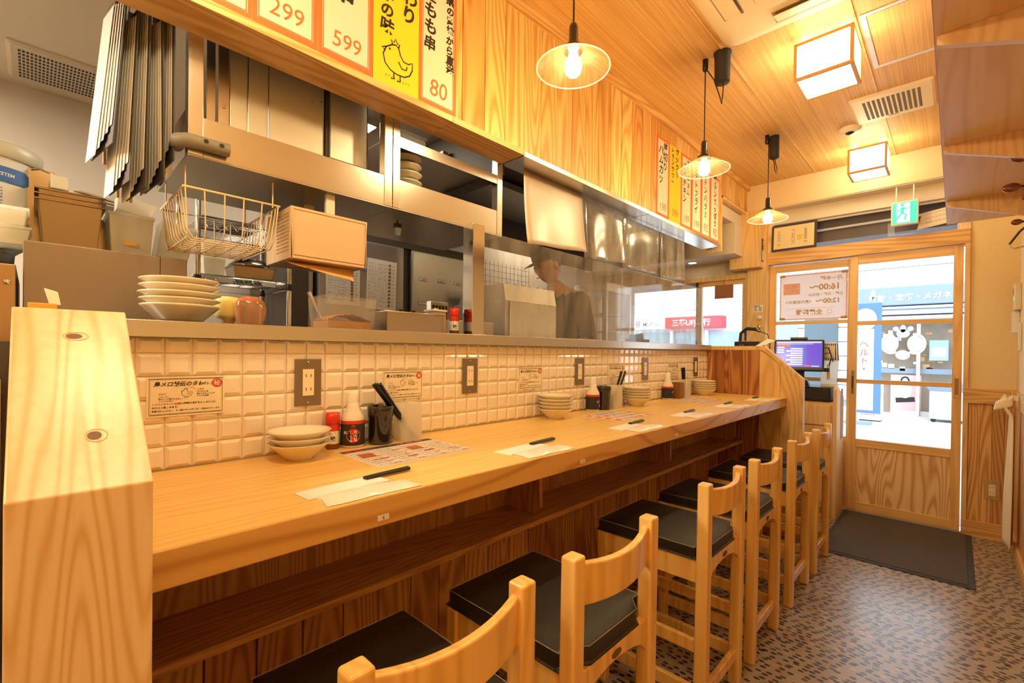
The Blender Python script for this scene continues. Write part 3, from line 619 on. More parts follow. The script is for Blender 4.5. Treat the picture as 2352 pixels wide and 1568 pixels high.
for y,l in((.811,'recipe card behind the first group of black chopsticks'),(1.475,'recipe card above the stack of five bowls nearest the middle'),(2.209,'recipe card behind the second leaning chopsticks'),(2.925,'recipe card behind the third chopstick holder, farthest away')): dup(c0,l,(-1.3853,y,1.101))
# ================================================================ on the counter
CZ=.9702
def bowl_mesh():
    return [(.0,.004),(.030,.004),(.033,0),(.036,0),(.037,.006),(.052,.018),(.068,.034),(.079,.043),(.0805,.0455),(.078,.046),(.066,.037),(.050,.021),(.032,.011),(0,.009)]
bowlp=None
def bowls(x,y,n,where,pitch,sc_=1.0):
    global bowlp
    names=['bottom','second from the bottom','third','fourth','top'] if n==5 else ['bottom','middle','top']
    for i in range(n):
        if bowlp is None:
            o=MB().lathe(bowl_mesh(),n=40,wob=.006).build('small_bowl',porc); bowlp=o
        else: o=bowlp.copy(); col.objects.link(o)
        o.location=(x+random.uniform(-.0015,.0015),y+random.uniform(-.0015,.0015),CZ+i*pitch); o.rotation_euler=(0,0,random.uniform(0,6)); 
        tag(o,'cream bowl, %s of %d %s'%(names[i],n,where),'bowl','small cream bowls stacked on the counter')
bowls(-1.292,.508,3,'stacked beside the first soy sauce bottle',.0165)
bowls(-1.302,1.637,5,'stacked under the third recipe card',.0150)
bowls(-1.302,2.372,5,'stacked right of the second chopstick holder',.0150)
bowls(-1.302,3.344,5,'stacked at the far end of the counter',.0150)
def soy(x,y,rz,label):
    t=thing('soy_sauce_bottle',label,'bottle',(x,y,CZ),rz,'soy sauce bottles on the counter')
    MB().lathe([(0,0),(.031,0),(.034,.004),(.0345,.07),(.0345,.082),(.032,.094),(.024,.108),(.019,.122),(.0172,.137),(0,.137)],n=36).build('body',offw,t)
    MB().lathe([(.0174,.137),(.0176,.138),(.0165,.166),(.015,.171),(0,.172)],n=28).build('cap',white,t)
    MB().lathe([(.0350,.008),(.0352,.010),(.0352,.078)],n=36).build('label_sleeve',blkm,t)
    MB().lathe([(.0353,.073),(.0354,.074),(.0354,.083)],n=36).build('red_band',red,t)
    # curved round emblem facing +x
    m=MB(); r=.0356; n=24; cz=.038; rad=.021
    vs=[(r,0,cz)]+[(r*math.cos(rad*math.cos(2*math.pi*i/n)/r),r*math.sin(rad*math.cos(2*math.pi*i/n)/r),cz+rad*math.sin(2*math.pi*i/n)) for i in range(n)]
    m.add(vs,[(0,1+i,1+(i+1)%n) for i in range(n)]); m.build('round_emblem',red,t)
    m=MB()
    def wrap(mb,r):
        mb.v=[(r*math.cos(p[1]/r),r*math.sin(p[1]/r),p[2]) for p in mb.v]; return mb
    F=Fr((0,0,0),(0,1,0),(0,0,1),0)
    for i,ch in enumerate('丸大豆'): ftext(m,F,ch,.0065,.045-i*.0115,.0115,align='CENTER',bold=.02)
    for i,ch in enumerate('しょうゆ'): ftext(m,F,ch,-.0065,.044-i*.0082,.0085,align='CENTER',bold=.02)
    for z in(.05,.047,.044): 
        frect(m,F,-.030,z,-.020,z+.0014)
    wrap(m,.0359); m.build('lettering',whitep,t)
    m=MB(); fline(m,F,[(-.007,.0655),(0,.071),(.007,.0655)],.0018); fline(m,F,[(-.004,.0625),(0,.067),(.004,.0625)],.0016); wrap(m,.0357).build('roof_mark',red,t)
    return t
s0=soy(-1.345,.688,R(-25),'soy sauce bottle with a red disc label, nearest the camera')
dup(s0,'soy sauce bottle beside the second chopstick holder, middle of the counter',(-1.345,1.996,CZ),R(28)); dup(s0,'soy sauce bottle beside the brown wooden holder',(-1.35,2.862,CZ),R(32))
def spice(x,y,z,rz,label,sc_=1):
    t=thing('spice_jar',label,'jar',(x,y,z),rz); t.scale=(sc_,)*3
    MB().lathe([(0,0),(.018,0),(.0195,.003),(.0195,.074),(.0175,.080),(0,.080)],n=28).build('body',glass('spice_glass_%d'%len(MATS),(.9,.6,.4),haze=.6,hazec=(.55,.22,.06),fac=.2),t)
    MB().lathe([(.0205,.076),(.021,.077),(.021,.096),(.0195,.108),(0,.109)],n=28).build('cap',red,t)
    MB().lathe([(.0197,.016),(.0199,.017),(.0199,.060)],n=28).build('label_sleeve',white,t); MB().lathe([(.02,.054),(.0201,.055),(.0201,.074)],n=28).build('red_band',red,t)
    m=MB(); F=Fr((0,0,0),(0,1,0),(0,0,1),0); ftext(m,F,'味',0,.026,.016,align='CENTER',bold=.03); ftext(m,F,'一',0,.044,.014,align='CENTER',bold=.05); m.v=[(.0203*math.cos(p[1]/.02),.0203*math.sin(p[1]/.02),p[2]) for p in m.v]; m.build('lettering',blackink,t)
    return t
spice(-1.358,.629,CZ,R(-20),'small red capped spice jar squeezed between bowls and soy sauce')
def cup(x,y,label):
    t=thing('lacquer_cup',label,'cup',(x,y,CZ),0,'black lacquered cups on the counter')
    MB().lathe([(0,0),(.036,0),(.0375,.003),(.0385,.085),(.040,.087),(.0415,.118),(.0405,.121),(.0385,.118),(.036,.09),(.035,.006),(0,.005)],n=40).build('body',blkgloss,t)
    return t
c_=cup(-1.332,.775,'black glossy cup beside the first soy sauce bottle'); dup(c_,'black glossy cup beside the second soy sauce bottle',(-1.335,2.078,CZ))
def stick_path(base,top,r0=.0042,r1=.0028): return [base,tuple((a+b)/2 for a,b in zip(base,top)),top]
def holder(x,y,label,lean,lab2,s_=1):
    t=thing('chopstick_holder',label,'holder',(x,y,CZ),R(8),'frosted white chopstick holders'); a=.033
    m=MB(); h_=.124; o_=a; i_=a-.002
    for x0,x1,y0,y1 in((-o_,-i_,-o_,o_),(i_,o_,-o_,o_),(-i_,i_,-o_,-i_),(-i_,i_,i_,o_)): m.box(x0,x1,y0,y1,0,h_)
    m.box(-i_,i_,-i_,i_,0,.002); m.build('body',foodbox,t)
    for k in range(7):
        jx,jy=random.uniform(-.012,.012),random.uniform(-.004,.004)
        b=(x+jx,y-lean*.020+jy,CZ+.006); tp=(x-.004+jx*1.3,y+lean*(.105 if abs(lean)>.5 else .03)+jy*2.5+k*.0012,CZ+.205-abs(lean)*.012+random.uniform(-.003,.003))
        MBo=MB().tube([b,tuple(b[i]*.5+tp[i]*.5 for i in range(3)),tp],[.0022,.0035,.0042],8)
        o=MBo.build('chopstick',blk); tag(o,'black chopsticks standing in '+lab2,'chopstick','black chopsticks in '+lab2)
holder(-1.325,.872,'frosted chopstick holder in front of the second recipe card',-1.15,'the first frosted holder')
holder(-1.325,2.170,'frosted chopstick holder beside the second black cup',.95,'the second frosted holder')
holder(-1.325,3.060,'frosted chopstick holder beside the brown wooden holder',-.4,'the third frosted holder')
t=thing('wooden_holder','brown wooden box holder beside the third soy sauce bottle','holder',(-1.335,2.972,CZ)); m=MB()
for a in((-.032,-.028,-.032,.032),(.028,.032,-.032,.032),(-.028,.028,-.032,-.028),(-.028,.028,.028,.032)): m.box(*a,0,.105)
m.box(-.028,.028,-.028,.028,0,.003); m.build('body',wood('dark_holder_wood',(.30,.14,.04),(.2,.08,.02),'Z',ring=20),t,.001)
def menu(x0,y0,w_,h_,rz,label,style):
    t=thing('paper_menu',label,'menu',(x0,y0,CZ),rz,'printed menus lying on the counter')
    B(-h_,0,0,w_,0,.0008).build('sheet',plain('menu_paper_%d'%style,(.80,.74,.68),.35),t)
    F=Fr((0,0,.0008),(0,1,0),(-1,0,0),.0003); m=MB(); r=MB(); im=MB(); br=MB()
    if style==1:
        frect(br,F,.004,h_-.034,w_-.004,h_-.004); ftext(r,F,'本日',.012,h_-.030,.030,bold=.03,k=3); 
        ftext(m,F,'ドリンク',.110,h_-.030,.024,bold=.03,k=3)
        for x,c in((.20,0),(.235,0),(.27,0)): fdisc(im,F,x,h_-.019,.014,.010,k=2.5)
        for i in range(4):
            xx=.008+i*.080
            fline(m,F,[(xx,.012),(xx,h_-.04)],.0008); 
            for j in range(9): scrib(m,F,xx+.005,xx+random.uniform(.05,.072),.020+j*.0195,.0045)
            for j in range(5): scrib(r,F,xx+.045,xx+.072,.014+j*.034,.006)
            if i in(0,2): im.quad(F.p(xx+.012,.12,3),F.p(xx+.055,.12,3),F.p(xx+.060,.165,3),F.p(xx+.018,.165,3))
        for i,(xx,yy) in enumerate(((.03,.075),(.12,.05),(.2,.08),(.27,.055))): ftext(r,F,'%d円'%(299+i*100),xx,yy,.014,bold=.03,k=3)
        fline(m,F,[(.006,.008),(w_-.006,.008)],.002)
    else:
        fline(br,F,[(.004,.004),(w_-.004,.004),(w_-.004,h_-.004),(.004,h_-.004)],.004,closed=True)
        for i in range(5):
            for j in range(4):
                x=.014+i*.063; y=.018+j*.052
                q=random.random()
                if q<.4: frect(im if q<.2 else br,F,x,y,x+.04,y+.03,k=2)
                else:
                    for k_ in range(4): scrib(m if q<.75 else r,F,x,x+.052,y+k_*.009,.005)
    br.build('printed_bands',brownink if style==1 else orangeink,t); im.build('food_pictures',plain('menu_picture_%d'%style,(.72,.14,.05),.4,noise=.5,nscale=60),t); m.build('printed_text',blackink,t); r.build('red_text',redink,t)
    return t
menu(-1.052,.612,.325,.236,R(1),'drink menu sheet lying before the first soy sauce bottle',1)
menu(-1.045,1.765,.310,.232,R(-1.5),'food menu sheet lying near the middle of the counter',2)
menu(-1.075,2.78,.325,.225,R(-2),'glossy menu sheet lying before the brown wooden holder',3)
def setting(y,label):
    o=MB().box(-.033,.033,0,.19,0,.0014).box(-.030,.028,.01,.188,.0014,.0022).build('chopstick_sleeve',whitep,None,.0005); o.location=(-.952,y-.008,CZ); o.rotation_euler=(0,0,R(4)); tag(o,'white paper chopstick sleeve '+label,'sleeve','paper sleeves on the counter')
    t=MB().tube([(-.004,.150,.0058),(-.006,.20,.0062),(-.008,.275,.0065)],[.0034,.0038,.0042],8).tube([(.005,.150,.0058),(.003,.20,.0062),(.002,.272,.0065)],[.0030,.0036,.0042],8).build('chopsticks',blk,None); t.location=(-.968,y-.008,CZ); t.rotation_euler=(0,0,R(2)); tag(t,'pair of black chopsticks sticking out of the sleeve '+label,'chopsticks','chopstick pairs on the counter')
    # wrapped hand towel: crumpled film packet
    m=MB(); n,k=14,7; vs=[]
    for i in range(n+1):
        for j in range(k+1):
            u=i/n; v=j/k; e=min(1,8*u,8*(1-u),6*v,6*(1-v)); vs.append((-.032+.064*v+.002*math.sin(9*u),.205*u+.004*math.sin(5*v+3*u),.001+.0105*e*(.75+.25*math.sin(13*u+3*v))))
    fs=[(i*(k+1)+j,i*(k+1)+j+1,(i+1)*(k+1)+j+1,(i+1)*(k+1)+j) for i in range(n) for j in range(k)]
    b=len(vs); vs+=[(-.032,0,0),(.032,0,0),(.032,.205,0),(-.032,.205,0)]; m.add(vs,fs,True); m.add([vs[b],vs[b+1],vs[b+2],vs[b+3]],[(3,2,1,0)])
    o=m.build('wrapped_towel',plain('towel_packet_%d'%len(MATS),(.82,.76,.68),.3,coat=.3),None); o.location=(-.888,y+.008,CZ); o.rotation_euler=(0,0,R(-1)); tag(o,'film wrapped hand towel '+label,'towel packet','wrapped hand towels on the counter')
for y,l in((.385,'at the place nearest the camera'),(.958,'at the second place from the camera'),(1.575,'at the third place from the camera'),(2.115,'at the fourth place from the camera'),(2.668,'at the fifth place from the camera'),(3.19,'at the farthest place on the counter')): setting(y,l)
# ================================================================ paper menu strips on the plank wall
def strip(y0,y1,z0,z1,label,kind,cols,price='',pen=.01,bmat=None,x=-1.3838,grp='near hand lettered paper menus'):
    W_=y1-y0;H_=z1-z0
    t=thing('paper_menu_strip',label,'menu strip',(x,y0,z0),0,grp)
    B(0,.0008,0,W_,0,H_).build('sheet',paperY if kind=='y' else orangeink,t)
    F=Fr((.0008,0,0),(0,1,0),(0,0,1),.0003); e=.017 if W_>.16 else .013
    if kind!='y':
        m=MB(); frect(m,F,e,e+.006,W_-e,H_-e); m.build('white_field',paperW,t)
        m=MB(); e2=e-.004; fline(m,F,[(e2,e2+.006),(W_-e2,e2+.006),(W_-e2,H_-e2),(e2,H_-e2)],.0014,closed=True); m.build('inner_line',paperW,t)
    m=MB()
    for s_,cx,top,size,b in cols: ftext(m,F,s_,cx*W_,top*H_,size,k=3,vertical=True,bold=b,jit=.07,shear=.12)
    if kind=='y' and price=='hen':
        hen(m,F,.088,.055,.135,.0048)
        for a in range(9): fline(m,F,[(.045+a*.011,.032+.003*math.sin(a)),(.05+a*.011,.042)],.0014)
    m.build('brush_lettering',blackink,t)
    if price and price!='hen':
        m=MB(); n=len(price); ftext(m,F,price,W_*.5,.045 if W_>.16 else .04,.088 if n<3 else .070,k=3,align='CENTER',bold=.0,sx=.92,shear=.1); m.build('price',orangeink if kind!='z' else redink,t)
    return t
strip(.262,.4045,2.155,2.66,'leftmost paper menu over the kitchen, orange with only its corner showing','w',[('ねぎま',.5,.75,.06,.02)],'199')
strip(.408,.583,2.155,2.66,'orange edged paper menu priced 299 in red brush','w',[('つくね',.5,.80,.07,.02)],'299')
strip(.586,.7625,2.155,2.66,'orange edged paper menu priced 599 below a skewer character','w',[('鶏もも串',.42,.86,.078,.03)],'599')
strip(.765,.941,2.150,2.66,'yellow paper menu with a hand drawn hen','y',[('こだわり',.76,.86,.060,.03),('創業26年の味',.28,.98,.052,.03)],'hen')
strip(.9425,1.1095,2.150,2.66,'orange edged paper menu priced 80, at the end of the near row','w',[('国産もも串',.27,.87,.058,.03),('宮崎県の産地から直送',.80,.95,.036,.04)],'80')
FS=[(2.735,2.908,'w',[('厚切り',.66,.86,.060,.02),('ハムカツ',.32,.80,.062,.02)],'199','orange edged menu strip, leftmost of the far row, priced 199'),
(2.914,3.088,'y',[('ザックリ',.64,.92,.050,.02),('レモンサワー',.27,.92,.042,.02)],'399','yellow menu strip in the far row, drawing of a glass'),
(3.095,3.266,'w',[('ヤンニョム',.66,.88,.050,.02),('ころチキン',.32,.80,.055,.02)],'199','third menu strip of the far row, partly behind the lamp'),
(3.272,3.440,'w',[('ポテトフライ',.45,.88,.058,.02)],'199','fourth menu strip of the far row, for fried potatoes'),
(3.446,3.612,'w',[('焼トンハラミ',.45,.90,.060,.02)],'90','fifth menu strip of the far row, priced 90'),
(3.618,3.806,'w',[('焼トンてっぽう',.50,.92,.056,.03)],'90','last menu strip of the far row, at the wall end, priced 90')]
for a,b,k,c_,p_,l in FS: strip(a,b,2.146,2.655,l,k,c_,p_,grp='far hand lettered paper menus')
# ================================================================ overhead stainless shelves
def over_unit(y0,y1,pl,pr,label,upper):
    t=thing('overhead_steel_shelf',label,'shelf',(-1.5,y0,1.79)); W_=y1-y0
    B(-.43,0,0,W_,-.0,.004).build('shelf_plate',susdull,t)
    B(-.004,.0,pl,W_-pr,.0041,.112).build('front_lip',sus,t,.0008)
    B(-.43,-.426,0,W_,.0041,.06).build('rear_lip',sus,t)
    for a,b in((0,pl),(W_-pr,W_)):
        if b>a: B(-.034,.002,a+.0005,b-.0005,.0041,.50).build('post',susZ,t,.001); B(-.43,-.40,a+.0005,b-.0005,.0041,.50).build('post',susZ,t,.001)
    if upper:
        B(-.004,0,pl,W_-pr,.232,.272).build('upper_lip',sus,t,.0008); B(-.40,-.0041,0,W_-pr,.268,.272).build('upper_plate',susdull,t)
        B(-.4,-.03,W_-pr-.03,W_-pr-.005,.236,.262).build('side_bar',darkbr,t)
    else:
        B(-.40,-.03,.004,.012,.10,.14).build('side_bar',susdull,t)
    return t
over_unit(.287,.911,.036,.033,'left brushed steel overhead shelf holding the grill unit',False)
over_unit(.913,1.478,.030,.033,'right brushed steel overhead shelf holding a stack of plates',True)
t=thing('wall_grill','big steel backed grill unit standing in the left overhead shelf','grill',(-1.62,.417,1.795))
B(-.22,0,0,.293,0,.50).build('back_panel',plain('grill_back_steel',(.74,.68,.56),.42,.55),t,.002)
MB().tube([(.001,.05,.0),(.001,.05,.40),(.001,.065,.425),(.001,.095,.425),(.001,.11,.41),(.001,.11,.0)],.0022,6).build('pressed_rib',sus,t)
for y,z in((.02,.455),(.11,.43),(.25,.33),(.28,.34)): MB().ell((.0015,y,z),(.002,.004,.004),10,6).build('screw',chrome,t)
t=thing('steel_column','narrow steel column with a cable left of the grill unit','column',(-1.60,.352,1.795)); B(-.05,0,0,.022,0,.5).build('body',susZ,t)
B(-.05,.0,.030,.058,0,.5).build('side_plate',plain('column_side_steel',(.60,.50,.36),.3,1),t); MB().tube([(.004,.040,0.0),(.008,.036,.06),(.010,.040,.11),(.001,.045,.13)],.004,6).build('cable',blk,t); MB().ell((.002,.045,.20),(.002,.004,.004),10,6).build('screw',chrome,t)
t=thing('steel_burner_box','smaller steel box beside the grill unit with a slotted underside','box',(-1.60,.713,1.90))
B(-.2,0,.012,.150,.045,.40).build('casing',plain('burner_box_steel',(.66,.60,.50),.42,.6),t,.0015); B(-.2,-.01,0,.012,.05,.40).build('side_gap',darkbr,t)
m=MB()
for i in range(14): m.box(-.02,-.004,.07+i*.0055,.073+i*.0055,.038,.045)
m.build('slots',blk,t); MB().tube([(-.01,.08,.043),(-.005,.085,.005),(-.005,.14,.004),(-.01,.145,.04)],.003,6).build('pull_handle',chrome,t); B(-.15,-.1,.02,.14,-.105,.045).build('foot',susdull,t)
tag(MB().hexa([(-1.82,.866,1.7955),(-1.60,.866,1.7955),(-1.60,.870,1.7955),(-1.82,.870,1.7955)],[(-1.82,.872,2.10),(-1.62,.872,2.20),(-1.62,.876,2.20),(-1.82,.876,2.10)]).build('leaning_board',olive),'olive board leaning at the right end of the left steel shelf','board')
pp=None
for i in range(8):
    o=MB().lathe([(0,.003),(.035,.003),(.038,0),(.042,.003),(.058,.012),(.0615,.0155),(.059,.017),(.04,.008),(0,.007)],n=36).build('round_plate',porc) if pp is None else pp.copy()
    if pp is None: pp=o
    else: col.objects.link(o)
    o.location=(-1.605,1.040,1.7945+i*.0325); tag(o,'cream plate in the tall stack on the right steel shelf, number %s counted upward'%['one','two','three','four','five','six','seven','eight'][i],'plate','plates in the tall overhead stack')
t=thing('plastic_tub','translucent plastic tub lying above the right steel shelf, under the beam','tub',(-1.56,.982,2.064)); m=B(-.09,0,.0,.122,0,.055); m.build('body',foodbox,t,.012); B(-.094,.004,-.004,.126,.055,.062).build('lid',clearpl,t,.003)
t=thing('tray_stack','stack of grey trays on top of the right steel shelf','tray',(-1.62,1.20,2.064)); B(-.2,0,0,.20,0,.012).build('lower_tray',foodbox,t); B(-.19,-.01,.01,.15,.0125,.024).build('upper_tray',darkbr,t)
t=thing('edge_bumper','grey foam bumper wrapped around the corner of the left steel shelf','bumper',(-1.5,.287,1.79))
MB().tube([(-.05,-.016,.034),(-.005,-.018,.034),(.012,-.002,.034),(.017,.03,.034),(.017,.094,.034)],[.017,.019,.019,.018,.018],14).build('foam',foam,t)
m=MB()
for y in(.035,.072): m.add([(.0362,y+.006*math.cos(a*math.pi/6),.036+.005*math.sin(a*math.pi/6)) for a in range(12)],[tuple(range(12))])
m.build('screw_holes',slot,t); MB().tube([(-.30,-.018,.030),(-.36,-.016,.030),(-.40,0,.03)],.019,14).build('rear_foam',foam,t)
# wire basket
def wires(name,paths,r,mat,parent): 
    m=MB()
    for p_ in paths: m.tube(p_,r,6)
    return m.build(name,mat,parent)
t=thing('wire_basket','cream coated wire basket hanging under the left steel shelf','basket',(-1.52,.282,1.575))
W_=.247; D=.32; H_=.135; rim=[(0,0,H_),(0,W_,H_),(-D,W_,H_),(-D,0,H_),(0,0,H_)]
MB().tube(rim,.0032,6).build('rim',wirec,t)
P=[]
for i in range(6):
    y=i*W_/5; y=min(max(y,.004),W_-.004); P.append([(0,y,H_),(-.006,y*.94+.007,.03),(-.03,y*.9+.012,.004),(-D+.02,y*.9+.012,.004),(-D,y,H_)])
for i in range(1,10):
    x=-D*i/10; P.append([(x,0,H_),(x,.014,.03),(x,.03,.004),(x,W_-.03,.004),(x,W_-.014,.03),(x,W_,H_)])
wires('wire_body',P,.0018,wirec,t)
wires('hanging_hook',[[(-.03,.01,H_),(-.03,.01,.2)],[(-.03,W_-.01,H_),(-.03,W_-.01,.214)],[(-D+.02,.01,H_),(-D+.02,.01,.214)],[(-D+.02,W_-.01,H_),(-D+.02,W_-.01,.214)]],.002,wirec,t)
t=thing('plastic_basket','beige perforated plastic basket hanging under the left steel shelf','basket',(-1.52,.563,1.558))
m=MB(); W_=.262; H_=.165; D=.22
m.hexa([(-.004,.006,.004),(0,.006,0),(0,W_-.01,0),(-.004,W_-.01,.004)],[(-.004,0,H_),(0,0,H_),(0,W_,H_),(-.004,W_,H_)])
m.box(-D,-.003,.004,W_-.008,0,.003).box(-D,-D+.003,0,W_,0,H_).box(-D,-.004,0,.003,0,H_).box(-D,-.004,W_-.003,W_,0,H_); m.build('body',wbask,t,.002)
m=MB(); rr=[(.0012,.008,.012),(.0012,.008,H_-.008),(.0012,W_-.008,H_-.008),(.0012,W_-.012,.012)]; m.tube(rr,.0016,6,closed=True); m.build('raised_edge',wbask,t)
m=MB()
for i in range(9):
    for j in range(11): m.box(-.018-i*.012-.006,-.018-i*.012,-.0008,.0,.025+j*.0118,.030+j*.0118)
m.build('holes',plain('basket_hole',(.30,.18,.08),.8),t); m=MB()
for i in range(20): m.box(-D+.02,-.02,.02+i*.011,.026+i*.011,-.0008,0)
m.build('underside_slots',plain('basket_slot',(.45,.32,.18),.8),t)
B(-.02,-.004,.115,.145,H_,.232).build('hanging_tab',offw,t,.002); B(-.19,-.17,.115,.145,H_,.232).build('hanging_tab',offw,t,.002)
t=thing('kraft_packet','kraft and red packet taped below the beige basket','packet',(-1.53,.568,1.512)); m=MB().hexa([(-.005,0,.03),(-.005,.215,-.004),(-.003,.215,-.004),(-.003,0,.03)],[(-.05,0,.0455),(-.05,.225,.0455),(-.048,.225,.0455),(-.048,0,.0455)]); m.build('paper',tanpaper,t)
m=MB(); F=Fr((-.003,0,.03),(0,1,-.158),(-.95,0,.3),.002); fline(m,F,[(.05,.006),(.13,.012),(.21,.006)],.010); fdisc(m,F,.035,.012,.008); m.build('red_print',redink,t)
t=thing('blue_clip','small blue and black clip under the right steel shelf','clip',(-1.62,1.01,1.757)); B(-.01,.01,-.012,.012,0,.018).build('clip_base',blk,t); MB().hexa([(-.008,-.008,-.03),(.008,-.008,-.03),(.008,.008,-.03),(-.008,.008,-.03)],[(-.01,-.012,0),(.01,-.012,0),(.01,.012,0),(-.01,.012,0)]).build('clip_tongue',plain('pale_blue_plastic',(.35,.50,.60),.2),t)
MB().tube([(0,0,.018),(0,0,.033)],.003,6).build('clip_stem',blk,t)
# clipboards hanging beside the shelf
LB=['front clipboard with loose papers hanging left of the steel shelf','second clipboard behind the front one, papers fanned','third clipboard, middle of the hanging bundle','fourth clipboard with thick white papers','rear clipboard closest to the steel shelf post']
for i in range(5):
    x=-1.515-.012*(4-i); y=.168+.023*i; zt=2.19-.03*((4-i)%2); ln=[.40,.46,.50,.44,.42][i]
    t=thing('clipboard',LB[i],'clipboard',(x,y,zt),R([8,6.5,5,4,3][i]),'clipboards hanging beside the steel shelf')
    tilt=[.07,.04,.02,-.01,0][i]
    def hx(x0,x1,ya,yb,z0,z1,k=0): return MB().hexa([(x0-k,ya+tilt*z0,z0),(x1-k,ya+tilt*z0,z0),(x1-k,yb+tilt*z0,z0),(x0-k,yb+tilt*z0,z0)],[(x0,ya+tilt*z1,z1),(x1,ya+tilt*z1,z1),(x1,yb+tilt*z1,z1),(x0,yb+tilt*z1,z1)])
    hx(-.20,0,-.0015,.0015,-ln,0).build('board',darkbr,t)
    m=MB()
    for q in range(5):
        m2=hx(-.185+q*.010,-.012-q*.009,-.0035-q*.0028,-.003-q*.0028,-ln+.05-q*.016,-.02,.010*q); m.add(m2.v,m2.f)
    m.build('papers',whitep,t); hx(-.13,-.06,-.010,.004,-.022,.008).build('clip',chrome,t); B(-.204,-.196,-.003,.003,-ln,-ln+.05).build('corner_tape',tanpaper,t)
    MB().tube([(-.095,0,.008),(-.095,.0,.07),(-.09,.03,.21-(zt-2.19))],.0016,6).build('hanging_wire',chrome,t)
tag(MB().quad((-1.80,.160,1.87),(-1.70,.150,1.84),(-1.68,.165,2.02),(-1.77,.175,2.04)).quad((-1.80,.1595,1.87),(-1.77,.1745,2.04),(-1.68,.1645,2.02),(-1.70,.1495,1.84)).build('loose_receipt',whitep),'loose printed receipt sticking out from the clipboard bundle','receipt')
# ================================================================ things on the steel ledge
LZ=1.3345
for i,(r,zz,nm) in enumerate(((.088,.0,'bottom deep cream plate of the five on the ledge by the end post'),(.089,.040,'second plate from the bottom of the five on the ledge'),(.091,.056,'middle plate of the five on the ledge by the end post'),(.0885,.074,'fourth plate of the five on the ledge, under the top one'),(.0885,.090,'top plate of the five on the ledge by the end post'))):
    if i==0: pr=[(0,.004),(.040,.004),(.043,0),(.046,0),(.052,.008),(.085,.040),(.088,.044),(.085,.046),(.05,.014),(0,.009)]
    else: pr=[(0,.003),(.042,.003),(.045,0),(.048,.001),(r*.8,.010),(r-.002,.017),(r,.020),(r-.004,.0225),(r*.75,.014),(.04,.007),(0,.007)]
    o=MB().lathe(pr,n=44,wob=.005,ph=i).build('shallow_plate',porc); o.location=(-1.475,.270,LZ+zz); tag(o,nm,'plate','cream plates stacked on the steel ledge')
t=thing('mustard_bottle','pale yellow squeeze bottle standing upside down behind the plates','bottle',(-1.575,.405,LZ)); MB().lathe([(0,0),(.016,0),(.018,.016),(.030,.024),(.0365,.034),(.0365,.070),(.034,.080),(.026,.087),(.010,.089),(0,.089)],n=32,sx=.8).build('body',yell,t,0)
t=thing('ketchup_bottle','clear squeeze bottle smeared with orange sauce beside the yellow one','bottle',(-1.53,.452,LZ)); MB().lathe([(0,0),(.030,0),(.036,.010),(.042,.040),(.043,.058),(.036,.078),(.022,.089),(0,.091)],n=32,sx=.8).build('body',orangeb,t); MB().lathe([(0,.072),(.030,.070),(.034,.078),(.021,.0875),(0,.0885)],n=28,sx=.78).lathe([(0,.003),(.028,.003),(.030,.008),(0,.009)],n=28,sx=.78).build('sauce',tomato,t)
t=thing('crumb_container','frosted container of breadcrumbs with tongs on the steel ledge','container',(-1.50,.727,LZ),R(4))
def opentub(w_,d,h_,th=.0025,tp=.008):
    m=MB(); 
    for sx,sy in((1,0),(-1,0),(0,1),(0,-1)):
        if sx: m.hexa([(sx*d-(th if sx>0 else 0),-w_,0),(sx*d+(0 if sx>0 else th),-w_,0),(sx*d+(0 if sx>0 else th),w_,0),(sx*d-(th if sx>0 else 0),w_,0)],[(sx*(d+tp)-(th if sx>0 else 0),-w_-tp,h_),(sx*(d+tp)+(0 if sx>0 else th),-w_-tp,h_),(sx*(d+tp)+(0 if sx>0 else th),w_+tp,h_),(sx*(d+tp)-(th if sx>0 else 0),w_+tp,h_)])
        else: m.hexa([(-d,sy*w_-(th if sy>0 else 0),0),(d,sy*w_-(th if sy>0 else 0),0),(d,sy*w_+(0 if sy>0 else th),0),(-d,sy*w_+(0 if sy>0 else th),0)],[(-d-tp,sy*(w_+tp)-(th if sy>0 else 0),h_),(d+tp,sy*(w_+tp)-(th if sy>0 else 0),h_),(d+tp,sy*(w_+tp)+(0 if sy>0 else th),h_),(-d-tp,sy*(w_+tp)+(0 if sy>0 else th),h_)])
    m.box(-d,d,-w_,w_,0,th); return m
opentub(.082,.055,.108).build('tub',clearpl,t)
m=MB(); n=16; vs=[]
for i in range(n+1):
    for j in range(n+1):
        u,v=-1+2*i/n,-1+2*j/n; vs.append((.050*v,.078*u,.030+.020*(1-u*u)+random.uniform(-.004,.004)))
fs=[(i*(n+1)+j,(i+1)*(n+1)+j,(i+1)*(n+1)+j+1,i*(n+1)+j+1) for i in range(n) for j in range(n)]
m.add(vs,fs); m.box(-.05,.05,-.078,.078,.003,.028); m.build('breadcrumbs',breadc,t,kind='stuff')
MB().tube([(-.0,-.065,.008),(-.01,-.085,.06),(-.015,-.112,.118)],[.003,.0035,.006],8).tube([(-.012,-.055,.008),(-.018,-.08,.06),(-.018,-.108,.120)],[.003,.0035,.006],8).build('tongs',susdull,t)
t=thing('steel_tray','shallow stainless tray beside the breadcrumb container','tray',(-1.49,.965,LZ)); opentub(.118,.07,.068,.002,.006).build('body',susdull,t); MB().tube([(.077,-.125,.069),(.077,.125,.069),(-.077,.125,.069),(-.077,-.125,.069)],.0025,6,closed=True).build('rim',sus,t)
t=thing('toothpick_box','square bamboo patterned toothpick box with a white lid','box',(-1.50,1.112,LZ)); B(-.030,.030,-.030,.030,0,.088).build('body',plain('bamboo_weave',(.62,.44,.24),.5,noise=.5,nscale=160),t,.001); MB().box(-.033,.033,-.033,.033,.088,.096).lathe([(.012,.096),(.010,.102),(0,.103)],n=16).build('lid',offw,t,.001)
